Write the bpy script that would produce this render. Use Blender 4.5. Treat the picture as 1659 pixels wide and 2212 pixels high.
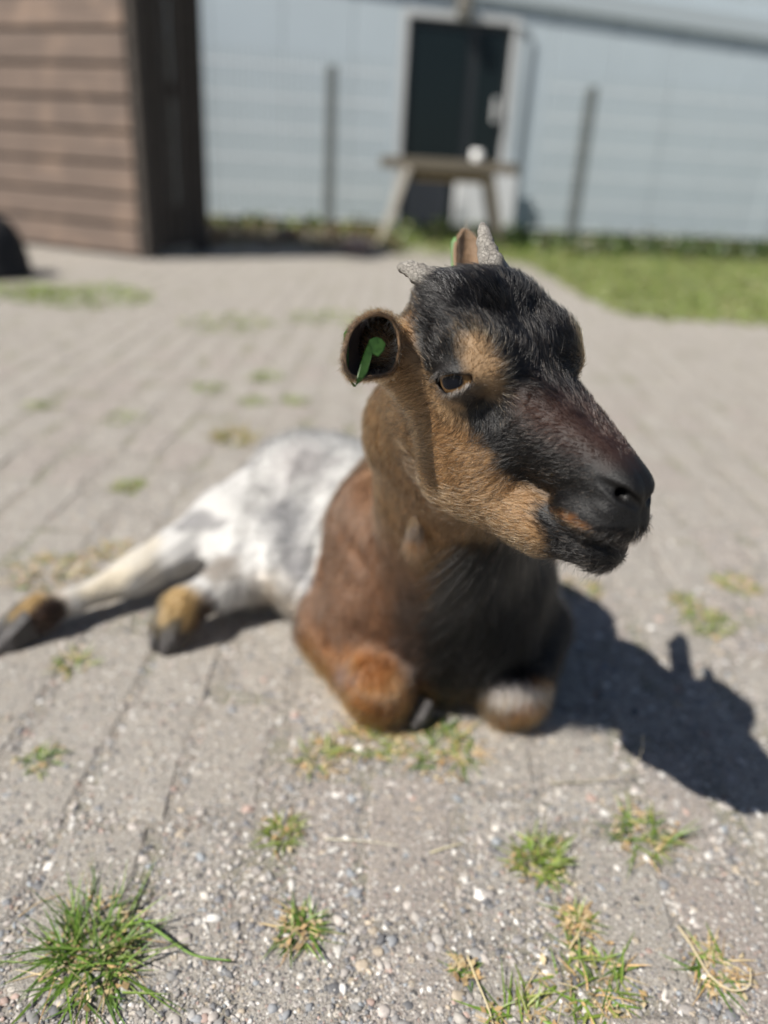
import bpy, bmesh, math, random
import numpy as np
from mathutils import Vector, Matrix

for o in list(bpy.data.objects):
    bpy.data.objects.remove(o, do_unlink=True)
SC = bpy.context.scene
COL = SC.collection
random.seed(7)
RNG = np.random.default_rng(11)

# ------------------------------------------------------------------ camera
W, H, HC = 1659.0, 2212.0, 0.65          # working pixel frame of the photograph, eye height
F = 26 / 34.6 * H
_p, _r = math.radians(24.7), math.radians(3.45)
FWD = np.array([0, math.cos(_p), -math.sin(_p)])
_u0, _r0 = np.array([0, math.sin(_p), math.cos(_p)]), np.array([1.0, 0, 0])
RT = _r0 * math.cos(_r) + _u0 * math.sin(_r)
UP = -_r0 * math.sin(_r) + _u0 * math.cos(_r)
CAM = np.array([0, 0, HC])

def proj(P):
    P = np.asarray(P, float) - CAM
    d = np.maximum(P @ FWD, 1e-3)
    return W / 2 + F * (P @ RT) / d, H / 2 - F * (P @ UP) / d, d

def ray(x, y):
    return FWD + RT * (x - W / 2) / F - UP * (y - H / 2) / F

def ground(x, y, z=0.0):
    v = ray(x, y)
    return CAM + v * ((z - HC) / v[2])

def atdepth(x, y, d):
    return CAM + ray(x, y) * d

def aty(x, y, Y):
    v = ray(x, y)
    return CAM + v * (Y / v[1])

cam = bpy.data.cameras.new('camera')
cam.sensor_fit = 'VERTICAL'
cam.sensor_height, cam.sensor_width, cam.lens = 34.6, 25.95, 26
cam.clip_start, cam.clip_end = 0.02, 3000
cam.dof.use_dof = True
cam.dof.focus_distance = 0.568
cam.dof.aperture_fstop = 1.95
cam.dof.aperture_blades = 0
co = bpy.data.objects.new('camera', cam)
COL.objects.link(co)
co.matrix_world = Matrix(((RT[0], UP[0], -FWD[0], CAM[0]), (RT[1], UP[1], -FWD[1], CAM[1]),
                          (RT[2], UP[2], -FWD[2], CAM[2]), (0, 0, 0, 1)))
SC.camera = co

# ------------------------------------------------------------------ sky, sun, exposure
SUN_EL = math.radians(50)
SUN_DIR = np.array([-0.83, -0.56, 0.0]); SUN_DIR /= np.linalg.norm(SUN_DIR)   # where the sun stands
SUN_TO = np.array([SUN_DIR[0] * math.cos(SUN_EL), SUN_DIR[1] * math.cos(SUN_EL), math.sin(SUN_EL)])
wd = bpy.data.worlds.new('World'); SC.world = wd; wd.use_nodes = True
nt = wd.node_tree; nt.nodes.clear()
sky = nt.nodes.new('ShaderNodeTexSky'); sky.sky_type = 'NISHITA'; sky.sun_disc = False
sky.sun_elevation = SUN_EL; sky.air_density = 0.8; sky.dust_density = 0.6
sky.sun_rotation = math.atan2(SUN_TO[0], SUN_TO[1])
bg = nt.nodes.new('ShaderNodeBackground'); bg.inputs['Strength'].default_value = 0.05
wo = nt.nodes.new('ShaderNodeOutputWorld')
nt.links.new(sky.outputs[0], bg.inputs[0]); nt.links.new(bg.outputs[0], wo.inputs[0])
sl = bpy.data.lights.new('sun', 'SUN'); sl.energy = 5.0; sl.angle = math.radians(0.53); sl.color = (1.0, 0.955, 0.88)
so = bpy.data.objects.new('sun', sl); COL.objects.link(so)
so.rotation_euler = Vector(SUN_TO).to_track_quat('Z', 'Y').to_euler()
so.location = (-3, -2, 6)
SC.view_settings.view_transform = 'Standard'
SC.view_settings.look = 'None'
SC.view_settings.exposure = 0.66
SC.view_settings.gamma = 1.0
SC.view_settings.use_curve_mapping = False
SC.render.engine = 'CYCLES'
SC.cycles.max_bounces = 8
SC.cycles.transparent_max_bounces = 12
SC.cycles_curves.shape = 'RIBBONS'

# ------------------------------------------------------------------ helpers
def tag(o, label=None, cat=None, group=None, kind=None):
    if label: o['label'] = label
    if cat: o['category'] = cat
    if group: o['group'] = group
    if kind: o['kind'] = kind
    return o

def empty(name, loc, parent=None):
    o = bpy.data.objects.new(name, None); COL.objects.link(o); o.location = loc
    o.empty_display_size = 0.05
    if parent: o.parent = parent
    return o

def link(name, me, mat=None, parent=None, smooth=False):
    """Link a mesh given in world coordinates; under a parent it is kept in place."""
    o = bpy.data.objects.new(name, me); COL.objects.link(o)
    if mat is not None and not me.materials: me.materials.append(mat)
    if smooth: me.polygons.foreach_set('use_smooth', [True] * len(me.polygons))
    if parent is not None:
        o.parent = parent
        o.matrix_parent_inverse = world_of(parent).inverted()
    return o

def world_of(o):
    m = o.matrix_basis.copy()
    if o.parent: m = world_of(o.parent) @ o.matrix_parent_inverse @ m
    return m

def mesh_from(name, V, Fc):
    me = bpy.data.meshes.new(name)
    me.from_pydata([tuple(map(float, v)) for v in V], [], [tuple(map(int, f)) for f in Fc])
    me.update()
    return me

def bm_box(bm, c, s, rot=None, bevel=0.0):
    r = bmesh.ops.create_cube(bm, size=1.0)
    vs = r['verts']
    M = Matrix.Translation(c) @ (rot.to_4x4() if rot is not None else Matrix()) @ Matrix.Diagonal((s[0], s[1], s[2], 1))
    bmesh.ops.transform(bm, matrix=M, verts=vs)
    if bevel > 0:
        es = list({e for v in vs for e in v.link_edges})
        bmesh.ops.bevel(bm, geom=es, offset=bevel, segments=1, affect='EDGES', profile=0.5)

def box_mesh(name, c, s, rot=None, bevel=0.0):
    bm = bmesh.new(); bm_box(bm, c, s, rot, bevel)
    me = bpy.data.meshes.new(name); bm.to_mesh(me); bm.free()
    return me

def tube(P, R, seg=10, cap=True):
    """verts, faces of a tube along points P with radii R."""
    P = np.asarray(P, float); n = len(P); R = np.broadcast_to(np.asarray(R, float), (n,))
    V = []; Fc = []
    up = np.array([0.3, 0.2, 1.0])
    for i in range(n):
        t = P[min(i + 1, n - 1)] - P[max(i - 1, 0)]; t = t / (np.linalg.norm(t) + 1e-12)
        a = np.cross(t, up); a /= np.linalg.norm(a) + 1e-12; b = np.cross(t, a)
        for k in range(seg):
            th = 2 * math.pi * k / seg
            V.append(P[i] + R[i] * (a * math.cos(th) + b * math.sin(th)))
    for i in range(n - 1):
        for k in range(seg):
            k2 = (k + 1) % seg
            Fc.append((i * seg + k, i * seg + k2, (i + 1) * seg + k2, (i + 1) * seg + k))
    if cap:
        Fc.append(tuple(range(seg - 1, -1, -1))); Fc.append(tuple((n - 1) * seg + k for k in range(seg)))
    return V, Fc

# ---- node helpers
class NT:
    def __init__(self, name):
        self.m = bpy.data.materials.new(name); self.m.use_nodes = True
        self.t = self.m.node_tree; self.t.nodes.clear()
        self.out = self.t.nodes.new('ShaderNodeOutputMaterial')
    def n(self, typ, ins=None, **kw):
        nd = self.t.nodes.new(typ)
        for k, v in kw.items(): setattr(nd, k, v)
        for k, v in (ins or {}).items():
            if isinstance(v, bpy.types.NodeSocket): self.t.links.new(v, nd.inputs[k])
            else: nd.inputs[k].default_value = v
        return nd
    def mix(self, fac, a, b, blend='MIX'):
        nd = self.t.nodes.new('ShaderNodeMix'); nd.data_type = 'RGBA'; nd.blend_type = blend
        for k, v in ((0, fac), (6, a), (7, b)):
            if isinstance(v, bpy.types.NodeSocket): self.t.links.new(v, nd.inputs[k])
            else: nd.inputs[k].default_value = v if k == 0 else (*v, 1) if len(v) == 3 else v
        return nd.outputs[2]
    def ramp(self, fac, stops, interp='LINEAR'):
        nd = self.t.nodes.new('ShaderNodeValToRGB'); cr = nd.color_ramp; cr.interpolation = interp
        while len(cr.elements) < len(stops): cr.elements.new(0.5)
        for e, (p, c) in zip(cr.elements, stops):
            e.position = p; e.color = (*c, 1) if hasattr(c, '__len__') else (c, c, c, 1)
        self.t.links.new(fac, nd.inputs[0])
        return nd.outputs[0]
    def math(self, op, a, b=0.0, clamp=False):
        nd = self.t.nodes.new('ShaderNodeMath'); nd.operation = op; nd.use_clamp = clamp
        for k, v in ((0, a), (1, b)):
            if isinstance(v, bpy.types.NodeSocket): self.t.links.new(v, nd.inputs[k])
            else: nd.inputs[k].default_value = v
        return nd.outputs[0]
    def done(self, bsdf):
        self.t.links.new(bsdf.outputs[0], self.out.inputs[0]); return self.m

def plain(name, col, rough=0.7, noise=0.0, scale=20.0, bump=0.0, metal=0.0, spec=0.5):
    k = NT(name)
    pos = k.n('ShaderNodeNewGeometry').outputs['Position']
    b = k.n('ShaderNodeBsdfPrincipled', {'Roughness': rough, 'Metallic': metal, 'Specular IOR Level': spec})
    if noise or bump:
        nz = k.n('ShaderNodeTexNoise', {'Vector': pos, 'Scale': scale, 'Detail': 6.0, 'Roughness': 0.6})
        if noise:
            a = tuple(c * (1 - noise) for c in col); d = tuple(min(1, c * (1 + noise)) for c in col)
            k.t.links.new(k.mix(nz.outputs[0], a, d), b.inputs['Base Color'])
        else: b.inputs['Base Color'].default_value = (*col, 1)
        if bump:
            bp = k.n('ShaderNodeBump', {'Height': nz.outputs[0], 'Strength': bump, 'Distance': 0.01})
            k.t.links.new(bp.outputs[0], b.inputs['Normal'])
    else: b.inputs['Base Color'].default_value = (*col, 1)
    return k.done(b)

# ================================================================== SETTING
def aggregate(name, base, dark, pinkish=True):
    """worn concrete with exposed pebbles of two sizes"""
    k = NT(name)
    pos = k.n('ShaderNodeNewGeometry').outputs['Position']
    n1 = k.n('ShaderNodeTexNoise', {'Vector': pos, 'Scale': 900.0, 'Detail': 4.0, 'Roughness': 0.65})
    n2 = k.n('ShaderNodeTexNoise', {'Vector': pos, 'Scale': 14.0, 'Detail': 6.0, 'Roughness': 0.6})
    n3 = k.n('ShaderNodeTexNoise', {'Vector': pos, 'Scale': 3.1, 'Detail': 3.0})
    oi = k.n('ShaderNodeObjectInfo').outputs['Random']
    col = k.mix(n2.outputs[0], dark, base)
    if pinkish:
        pk = k.ramp(oi, [(0.0, 0.0), (0.62, 0.0), (0.72, 0.5), (0.9, 0.25), (1.0, 0.6)])
        col = k.mix(pk, col, (0.36, 0.288, 0.262))
        lt = k.ramp(oi, [(0.0, 0.35), (0.12, 0.0), (0.34, 0.0), (0.40, 0.4), (0.50, 0.0)])
        col = k.mix(lt, col, (0.47, 0.44, 0.395))
    col = k.mix(k.math('MULTIPLY', n3.outputs[0], 0.35), col, (0.27, 0.245, 0.215))
    if not pinkish:
        n5 = k.n('ShaderNodeTexNoise', {'Vector': pos, 'Scale': 7.0, 'Detail': 5.0})
        col = k.mix(k.ramp(n5.outputs[0], [(0.50, 0.0), (0.66, 0.75)]), col, (0.155, 0.165, 0.065))
    col = k.mix(k.ramp(n1.outputs[0], [(0.34, 0.8), (0.52, 0.0)]), col, (0.10, 0.092, 0.085))
    n4 = k.n('ShaderNodeTexNoise', {'Vector': pos, 'Scale': 330.0, 'Detail': 5.0, 'Roughness': 0.7})
    col = k.mix(k.ramp(n4.outputs[0], [(0.36, 0.7), (0.52, 0.0)]), col, (0.15, 0.137, 0.125))
    col = k.mix(k.ramp(n4.outputs[0], [(0.56, 0.0), (0.75, 0.5)]), col, (0.52, 0.49, 0.45))
    hgt = k.math('ADD', k.math('MULTIPLY', n1.outputs[0], 0.4), k.math('MULTIPLY', n4.outputs[0], 0.9))
    for sc, thr, amt in ((95.0, 0.32, 0.9), (210.0, 0.38, 0.9), (470.0, 0.40, 0.75)):
        wv = k.n('ShaderNodeVectorMath', {0: pos, 1: (sc * 0.37, sc * 0.11, 0)}, operation='ADD').outputs[0]
        v = k.n('ShaderNodeTexVoronoi', {'Vector': wv, 'Scale': sc, 'Randomness': 1.0})
        m = k.ramp(v.outputs['Distance'], [(thr - 0.06, 1.0), (thr + 0.06, 0.0)])
        sp = k.n('ShaderNodeSeparateColor', {0: v.outputs['Color']})
        m = k.math('MULTIPLY', m, k.ramp(sp.outputs[1], [(0.30, 0.0), (0.40, 1.0)]))
        pc = k.ramp(sp.outputs[0], [(0.0, (0.07, 0.07, 0.075)), (0.2, (0.17, 0.165, 0.165)), (0.36, (0.34, 0.31, 0.27)), (0.5, (0.62, 0.60, 0.56)), (0.62, (0.30, 0.21, 0.17)),
                                    (0.74, (0.24, 0.25, 0.27)), (0.86, (0.46, 0.38, 0.28)), (1.0, (0.72, 0.70, 0.67))])
        col = k.mix(k.math('MULTIPLY', m, amt), col, pc)
        hgt = k.math('ADD', hgt, k.math('MULTIPLY', m, 60.0 / sc))
    bp = k.n('ShaderNodeBump', {'Height': hgt, 'Strength': 1.0, 'Distance': 0.0026})
    return k.done(k.n('ShaderNodeBsdfPrincipled', {'Base Color': col, 'Roughness': 0.82, 'Specular IOR Level': 0.3, 'Normal': bp.outputs[0]}))
M_BRICK = aggregate('paving_brick', (0.47, 0.435, 0.385), (0.35, 0.322, 0.283))
M_SOIL = aggregate('joint_soil', (0.40, 0.365, 0.315), (0.27, 0.244, 0.208), False)

gnd = link('ground', mesh_from('ground', [(-400, -60, -0.0023), (400, -60, -0.0023), (400, 900, -0.0023), (-400, 900, -0.0023)], [(0, 1, 2, 3)]), M_SOIL)
tag(gnd, kind='structure')

# ---- brick paving, long joints running away from the viewer
paving = empty('paving', (0, 0, 0)); tag(paving, kind='structure')
BW, BL, JT = 0.093, 0.188, 0.010
X0 = ground(1240, 2011)[0]
def brick_mesh(i):
    r = random.Random(100 + i)
    bm = bmesh.new(); c = 0.006 + 0.003 * r.random()
    hx, hy = BW / 2, BL / 2
    rings = []
    for (dx, dy, z) in ((hx, hy, -0.05), (hx, hy, -c * 0.8), (hx - c, hy - c, 0.0)):
        ring = []
        for sx, sy in ((-1, -1), (0, -1), (1, -1), (1, 0), (1, 1), (0, 1), (-1, 1), (-1, 0)):
            j = 0.0042
            ring.append(bm.verts.new((sx * dx + r.uniform(-j, j), sy * dy + r.uniform(-j, j), z + (r.uniform(-0.0012, 0.0008) if z == 0 else 0))))
        rings.append(ring)
    for a, b in zip(rings[:-1], rings[1:]):
        for q in range(8): bm.faces.new((a[q], a[(q + 1) % 8], b[(q + 1) % 8], b[q]))
    cv = bm.verts.new((0, 0, r.uniform(-0.001, 0.001)))
    for q in range(8): bm.faces.new((rings[-1][q], rings[-1][(q + 1) % 8], cv))
    me = bpy.data.meshes.new('brick'); bm.to_mesh(me); bm.free(); me.materials.append(M_BRICK)
    return me
BM = [brick_mesh(i) for i in range(6)]
spots = []
for i in range(-40, 40):
    x = X0 + (i + 0.5) * (BW + JT)
    for j in range(0, 32):
        y = 0.13 + (j + 0.5 * (i % 2) + 0.35 * math.sin(i * 2.3)) * (BL + JT)
        if y > 5.35 or abs(x - 0.02 * y) > 0.50 * y + 0.55: continue
        if x > 0.75 and y > 4.0 + 0.9 * max(0, (1.6 - x)): continue
        spots.append((y + abs(x) * 0.3, x, y))
spots.sort()
mv, mf = [], []
for n_, (_, x, y) in enumerate(spots):
    rr = random.Random(n_)
    z = rr.uniform(-0.0022, 0.0004); a = rr.gauss(0, 0.030)
    M = Matrix.Translation((x + rr.gauss(0, 0.0030), y + rr.gauss(0, 0.005), z)) @ Matrix.Rotation(a, 4, 'Z') @ Matrix.Rotation(rr.gauss(0, 0.006), 4, 'X') @ Matrix.Rotation(rr.gauss(0, 0.008), 4, 'Y')
    me = BM[n_ % 6]
    if n_ < 300:
        o = bpy.data.objects.new('brick', me); COL.objects.link(o); o.parent = paving; o.matrix_basis = M
    else:
        b = len(mv); mv += [tuple(M @ v.co) for v in me.vertices]; mf += [tuple(b + q for q in p.vertices) for p in me.polygons]
fb = link('far_bricks', mesh_from('far_bricks', mv, mf), M_BRICK, paving); fb['kind'] = 'stuff'

# ---- pebbles standing proud of the worn bricks
def ico(sub):
    bm = bmesh.new(); bmesh.ops.create_icosphere(bm, subdivisions=sub, radius=1.0)
    V = np.array([v.co[:] for v in bm.verts]); Fc = np.array([[v.index for v in f.verts] for f in bm.faces]); bm.free()
    return V, Fc
PAL = np.array([(0.50, 0.48, 0.45), (0.45, 0.42, 0.38), (0.20, 0.205, 0.215), (0.13, 0.13, 0.135), (0.28, 0.27, 0.26), (0.38, 0.32, 0.25), (0.34, 0.25, 0.215), (0.24, 0.255, 0.27),
                (0.60, 0.58, 0.55), (0.33, 0.30, 0.275), (0.37, 0.335, 0.305), (0.30, 0.275, 0.255), (0.35, 0.315, 0.29), (0.29, 0.27, 0.25), (0.39, 0.36, 0.33), (0.32, 0.295, 0.27), (0.22, 0.21, 0.205), (0.16, 0.16, 0.17), (0.19, 0.185, 0.18), (0.24, 0.22, 0.205), (0.10, 0.10, 0.105)])
def scatter_pebbles(n, sub, s0, s1, ymin, ymax, seed):
    r = np.random.default_rng(seed); V0, F0 = ico(sub); nv = len(V0)
    y = ymin + (ymax - ymin) * r.random(n) ** 1.35; x = (r.random(n) * 2 - 1) * (0.44 * y + 0.14) + 0.02
    z = np.where(r.random(n) < 0.9, 0.0, -0.002)
    s = s0 + (s1 - s0) * r.random(n) ** 2.6
    V = np.zeros((n, nv, 3)); base = V0[None] * (1 + 0.30 * r.normal(size=(n, nv, 1)) * (0.6 if sub > 1 else 1))
    ax = np.stack([s * r.uniform(0.7, 1.35, n), s * r.uniform(0.6, 1.1, n), s * r.uniform(0.45, 0.8, n)], 1)
    base = base * ax[:, None]
    th = r.random(n) * 6.28; c, sn = np.cos(th)[:, None], np.sin(th)[:, None]
    V[..., 0] = base[..., 0] * c - base[..., 1] * sn + x[:, None]; V[..., 1] = base[..., 0] * sn + base[..., 1] * c + y[:, None]
    V[..., 2] = base[..., 2] + (z - 0.0014 - ax[:, 2] * r.uniform(0.25, 0.85, n))[:, None]
    Fc = (F0[None] + (np.arange(n) * nv)[:, None, None]).reshape(-1, 3)
    col = PAL[r.integers(0, len(PAL), n)] * r.uniform(0.75, 1.2, (n, 1))
    return V.reshape(-1, 3), Fc, np.repeat(col, nv, 0)
def fast_tris(name, V, T, C=None):
    me = bpy.data.meshes.new(name)
    me.vertices.add(len(V)); me.vertices.foreach_set('co', V.astype(np.float32).ravel())
    me.loops.add(T.size); me.loops.foreach_set('vertex_index', T.astype(np.int32).ravel())
    me.polygons.add(len(T)); me.polygons.foreach_set('loop_start', np.arange(0, T.size, T.shape[1], dtype=np.int32))
    me.update(calc_edges=True)
    if C is not None:
        a = me.color_attributes.new('tint', 'FLOAT_COLOR', 'POINT')
        a.data.foreach_set('color', np.concatenate([C, np.ones((len(C), 1))], 1).astype(np.float32).ravel())
    return me
def tinted(name, rough=0.7, noise=0.3, scale=400.0, trans=0.0, spec=0.4):
    k = NT(name)
    c = k.n('ShaderNodeAttribute', attribute_name='tint').outputs['Color']
    pos = k.n('ShaderNodeNewGeometry').outputs['Position']
    nz = k.n('ShaderNodeTexNoise', {'Vector': pos, 'Scale': scale, 'Detail': 5.0, 'Roughness': 0.7})
    f = k.ramp(nz.outputs[0], [(0.2, 1 - noise), (0.8, 1 + noise)])
    c2 = k.mix(1.0, c, f, 'MULTIPLY')
    b = k.n('ShaderNodeBsdfPrincipled', {'Base Color': c2, 'Roughness': rough, 'Specular IOR Level': spec})
    if trans:
        t = k.n('ShaderNodeBsdfTranslucent', {'Color': c2})
        return k.done(k.n('ShaderNodeMixShader', {0: trans, 1: b.outputs[0], 2: t.outputs[0]}))
    return k.done(b)
M_PEB = tinted('pebble', 0.68, 0.3, 500.0)
A = scatter_pebbles(6400, 2, 0.0018, 0.0070, 0.34, 1.5, 1); B_ = scatter_pebbles(42000, 1, 0.0010, 0.0030, 0.34, 1.7, 2)
pv = np.concatenate([A[0], B_[0]]); pf = np.concatenate([A[1], B_[1] + len(A[0])]); pc = np.concatenate([A[2], B_[2]])
peb = link('pebbles', fast_tris('pebbles', pv, pf, pc), M_PEB, None, True)
tag(peb, 'small mixed pebbles set in the surface of the worn paving', 'pebbles', kind='stuff')

# ---- grass tufts growing in the joints
M_GRASS = tinted('grass_blade', 0.42, 0.25, 120.0, 0.30, 0.5)
M_DRY = tinted('dry_straw', 0.7, 0.3, 300.0, 0.15)
def blades(c, n, spread, l0, l1, w, cols, r, flat=0.0, up=0.9):
    """curved, keeled grass blades; returns verts, quads, tints"""
    V, Q, C = [], [], []
    for _ in range(n):
        a = r.random() * 6.283; rad = spread * math.sqrt(r.random())
        base = np.array([c[0] + math.cos(a) * rad, c[1] + math.sin(a) * rad, c[2] - 0.002])
        out = a + r.gauss(0, 1.3); L = l0 + (l1 - l0) * r.random() ** 1.4
        el = up * (1.35 - 0.85 * rad / (spread + 1e-6)) + r.gauss(0, 0.3); el = max(0.08, min(1.45, el))
        if r.random() < flat: el = 0.12
        d = np.array([math.cos(out) * math.cos(el), math.sin(out) * math.cos(el), math.sin(el)])
        sd = np.array([-math.sin(out), math.cos(out), 0.0]); bend = r.uniform(0.25, 1.1); tw = r.gauss(0, 0.4)
        sd = sd * math.cos(tw) + np.array([0, 0, 1.0]) * math.sin(tw)
        col = np.array(cols[r.randrange(len(cols))]) * r.uniform(0.75, 1.25); ww = w * r.uniform(0.6, 1.25)
        b0 = len(V); S = 6
        for k in range(S + 1):
            t = k / S
            p = base + d * L * t + np.array([math.cos(out), math.sin(out), -0.55]) * L * 0.35 * bend * t * t
            p[2] = max(p[2], 0.0012 if t > 0.1 else -0.003)
            hw = ww * (1 - t ** 1.8) * (0.75 + 0.5 * t) * 0.5 + 0.00008
            V += [p - sd * hw, p - np.array([0, 0, hw * 0.5]), p + sd * hw]; C += [col] * 3
            if k:
                q = b0 + 3 * k
                Q += [(q - 3, q - 2, q + 1, q), (q - 2, q - 1, q + 2, q + 1)]
    return V, Q, C
GREEN = [(0.10, 0.19, 0.026), (0.14, 0.235, 0.034), (0.075, 0.145, 0.02), (0.19, 0.27, 0.06)]
LIME = [(0.20, 0.27, 0.045), (0.15, 0.23, 0.035), (0.26, 0.29, 0.08)]
STRAW = [(0.48, 0.37, 0.20), (0.58, 0.47, 0.29), (0.38, 0.27, 0.14), (0.50, 0.33, 0.16)]
def tuft(px, py, n, spread, l0, l1, w, label, cols=GREEN, dry=10, flat=0.1, up=0.9, seed=0, group='grass tufts in the paving joints', litter=18, c=None):
    r = random.Random(seed + int(px) * 7 + int(py))
    c = ground(px, py) if c is None else np.asarray(c, float)
    V, Q, C = blades(c, n, spread, l0, l1, w, cols, r, flat, up)
    me = fast_tris('grass_tuft', np.array(V), np.array(Q), np.array(C))
    o = link('grass_tuft', me, M_GRASS, None, True)
    tag(o, label, 'grass', group)
    if spread > 0.15: o['kind'] = 'stuff'; o.name = 'moss_patch'; del o['group']
    if dry:
        V, Q, C = blades(c, dry, spread * 1.15, l0 * 0.6, l1 * 0.8, w * 0.7, STRAW, r, 0.75, 0.35)
        for _ in range(litter):             # crumbs of dead leaf round the foot
            a = r.random() * 6.28; rd = spread * 1.6 * math.sqrt(r.random()); p = np.array([c[0] + math.cos(a) * rd, c[1] + math.sin(a) * rd, 0.0016 + 0.002 * r.random()])
            s = r.uniform(0.0012, 0.005); th = r.random() * 6.28; u = np.array([math.cos(th), math.sin(th), r.gauss(0, 0.3)]) * s; v = np.array([-math.sin(th), math.cos(th), r.gauss(0, 0.4)]) * s * r.uniform(0.3, 0.8)
            b = len(V); V += [p - u, p - v * 0.8, p + u, p + v]; Q.append((b, b + 1, b + 2, b + 3))
            col = np.array(STRAW[r.randrange(4)]) * r.uniform(0.6, 1.1); C += [col] * 4
        link('dry_blades', fast_tris('dry_blades', np.array(V), np.array(Q), np.array(C)), M_DRY, o, True)
    return o

tuft(205, 2040, 190, 0.031, 0.022, 0.066, 0.0022, 'largest green grass tuft, at the lower left corner of the paving', GREEN, 40, 0.2, 0.75, litter=60)
tuft(205, 2095, 60, 0.024, 0.020, 0.054, 0.0021, 'green blades in front of the largest tuft, lower left', GREEN, 24, 0.4, 0.5, seed=4, litter=30)
tuft(648, 2010, 42, 0.015, 0.014, 0.038, 0.0024, 'medium grass tuft with dead leaf crumbs, right of the largest tuft', GREEN, 26, 0.25, 0.7, litter=46)
tuft(606, 1800, 60, 0.018, 0.008, 0.026, 0.0022, 'small yellow-green tuft behind the medium tuft', LIME, 10, 0.2, 0.8)
tuft(1165, 1855, 150, 0.024, 0.010, 0.030, 0.0024, 'dense low light green tuft in front of the goat', LIME, 24, 0.15, 0.85, litter=40)
tuft(1390, 1805, 70, 0.028, 0.012, 0.046, 0.0024, 'straggly tuft with straw beside the shadow of the head', LIME + GREEN, 34, 0.35, 0.6, litter=40)
tuft(1243, 1990, 34, 0.012, 0.008, 0.024, 0.0022, 'tiny lime tuft between the bricks below the dense tuft', LIME, 30, 0.2, 0.8, litter=50)
tuft(1275, 2125, 64, 0.030, 0.014, 0.042, 0.0025, 'spreading grass tuft at the bottom edge of the picture', GREEN + LIME, 44, 0.3, 0.6, litter=70)
tuft(1115, 2200, 40, 0.020, 0.014, 0.042, 0.0024, 'short tuft at the bottom edge, left of the spreading tuft', GREEN + LIME, 20, 0.3, 0.7, litter=30)
tuft(1545, 2090, 26, 0.020, 0.014, 0.036, 0.0024, 'sparse tuft with curled straw near the right bottom corner', GREEN, 40, 0.5, 0.4, litter=50)
tuft(1005, 2095, 18, 0.009, 0.010, 0.022, 0.0022, 'tiny tuft with dry stems left of the spreading tuft', GREEN, 16, 0.3, 0.6, litter=34)
tuft(88, 1645, 46, 0.018, 0.008, 0.024, 0.0024, 'small green tuft at the left edge in front of the hind hooves', GREEN + LIME, 6)
tuft(155, 1435, 40, 0.020, 0.010, 0.030, 0.0026, 'small pale tuft just in front of the hind legs', LIME, 20)
tuft(955, 1610, 90, 0.040, 0.012, 0.036, 0.0026, 'green and straw tuft against the folded front knees', LIME + GREEN, 80, 0.3, 0.6, litter=90)
tuft(800, 1600, 60, 0.032, 0.010, 0.028, 0.0024, 'grass under the left folded front knee', LIME, 60, 0.3, 0.6, litter=60)
tuft(690, 1635, 44, 0.026, 0.008, 0.022, 0.0024, 'mossy tuft left of the folded front knees', LIME, 40, 0.3, 0.6, litter=40)
tuft(1525, 1345, 90, 0.040, 0.008, 0.026, 0.0030, 'mossy green tuft right of the goat above its shadow', LIME, 30)
tuft(1480, 1300, 40, 0.024, 0.008, 0.020, 0.0030, 'smaller mossy tuft behind the one above the shadow', LIME, 20)
tuft(1590, 1262, 40, 0.034, 0.008, 0.030, 0.0030, 'yellowing tuft at the right edge beyond the goat', LIME, 60, 0.4, 0.5)
tuft(1262, 1275, 30, 0.030, 0.008, 0.022, 0.0030, 'yellow tuft behind the chest where the shadow begins', STRAW + LIME, 40, 0.4, 0.5)
tuft(280, 1052, 70, 0.026, 0.010, 0.032, 0.0036, 'green tuft on the paving left of the rump', LIME, 10)
tuft(508, 945, 90, 0.050, 0.014, 0.050, 0.0040, 'ochre and green tuft just behind the rump', [(0.30, 0.23, 0.05), (0.22, 0.24, 0.05)], 30)
tuft(455, 838, 80, 0.050, 0.010, 0.030, 0.0040, 'faint green tuft farther behind the ochre tuft', LIME, 0)
tuft(575, 815, 90, 0.050, 0.010, 0.034, 0.0040, 'faint tuft in the middle distance left of the ear', LIME, 0)
tuft(545, 868, 70, 0.044, 0.010, 0.026, 0.0040, 'low tuft behind the rump in the middle distance', LIME, 0)
tuft(640, 868, 70, 0.044, 0.010, 0.026, 0.0040, 'low tuft in the middle distance close to the neck', LIME, 0)
tuft(80, 880, 60, 0.050, 0.010, 0.026, 0.0040, 'low tuft at the far left of the paving', LIME, 0)
tuft(270, 905, 60, 0.050, 0.010, 0.026, 0.0040, 'low tuft in the middle distance on the left', LIME, 0)
tuft(115, 1235, 120, 0.060, 0.012, 0.034, 0.0034, 'straw and green patch behind the outstretched hind leg', LIME + STRAW, 60)
tuft(245, 1190, 50, 0.030, 0.012, 0.030, 0.0034, 'straw tuft above the outstretched hind leg', STRAW + LIME, 30)
tuft(190, 640, 420, 0.30, 0.02, 0.06, 0.009, 'green moss patch on the paving in front of the shed', LIME, 0)
tuft(60, 632, 260, 0.22, 0.02, 0.06, 0.009, 'moss patch below the left end of the shed', LIME, 0)
tuft(720, 690, 160, 0.20, 0.015, 0.04, 0.008, 'pale moss patch on the far paving behind the ear', LIME, 0)
tuft(500, 700, 160, 0.20, 0.015, 0.035, 0.008, 'pale moss patch on the far paving right of the shed', LIME, 0)

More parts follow.
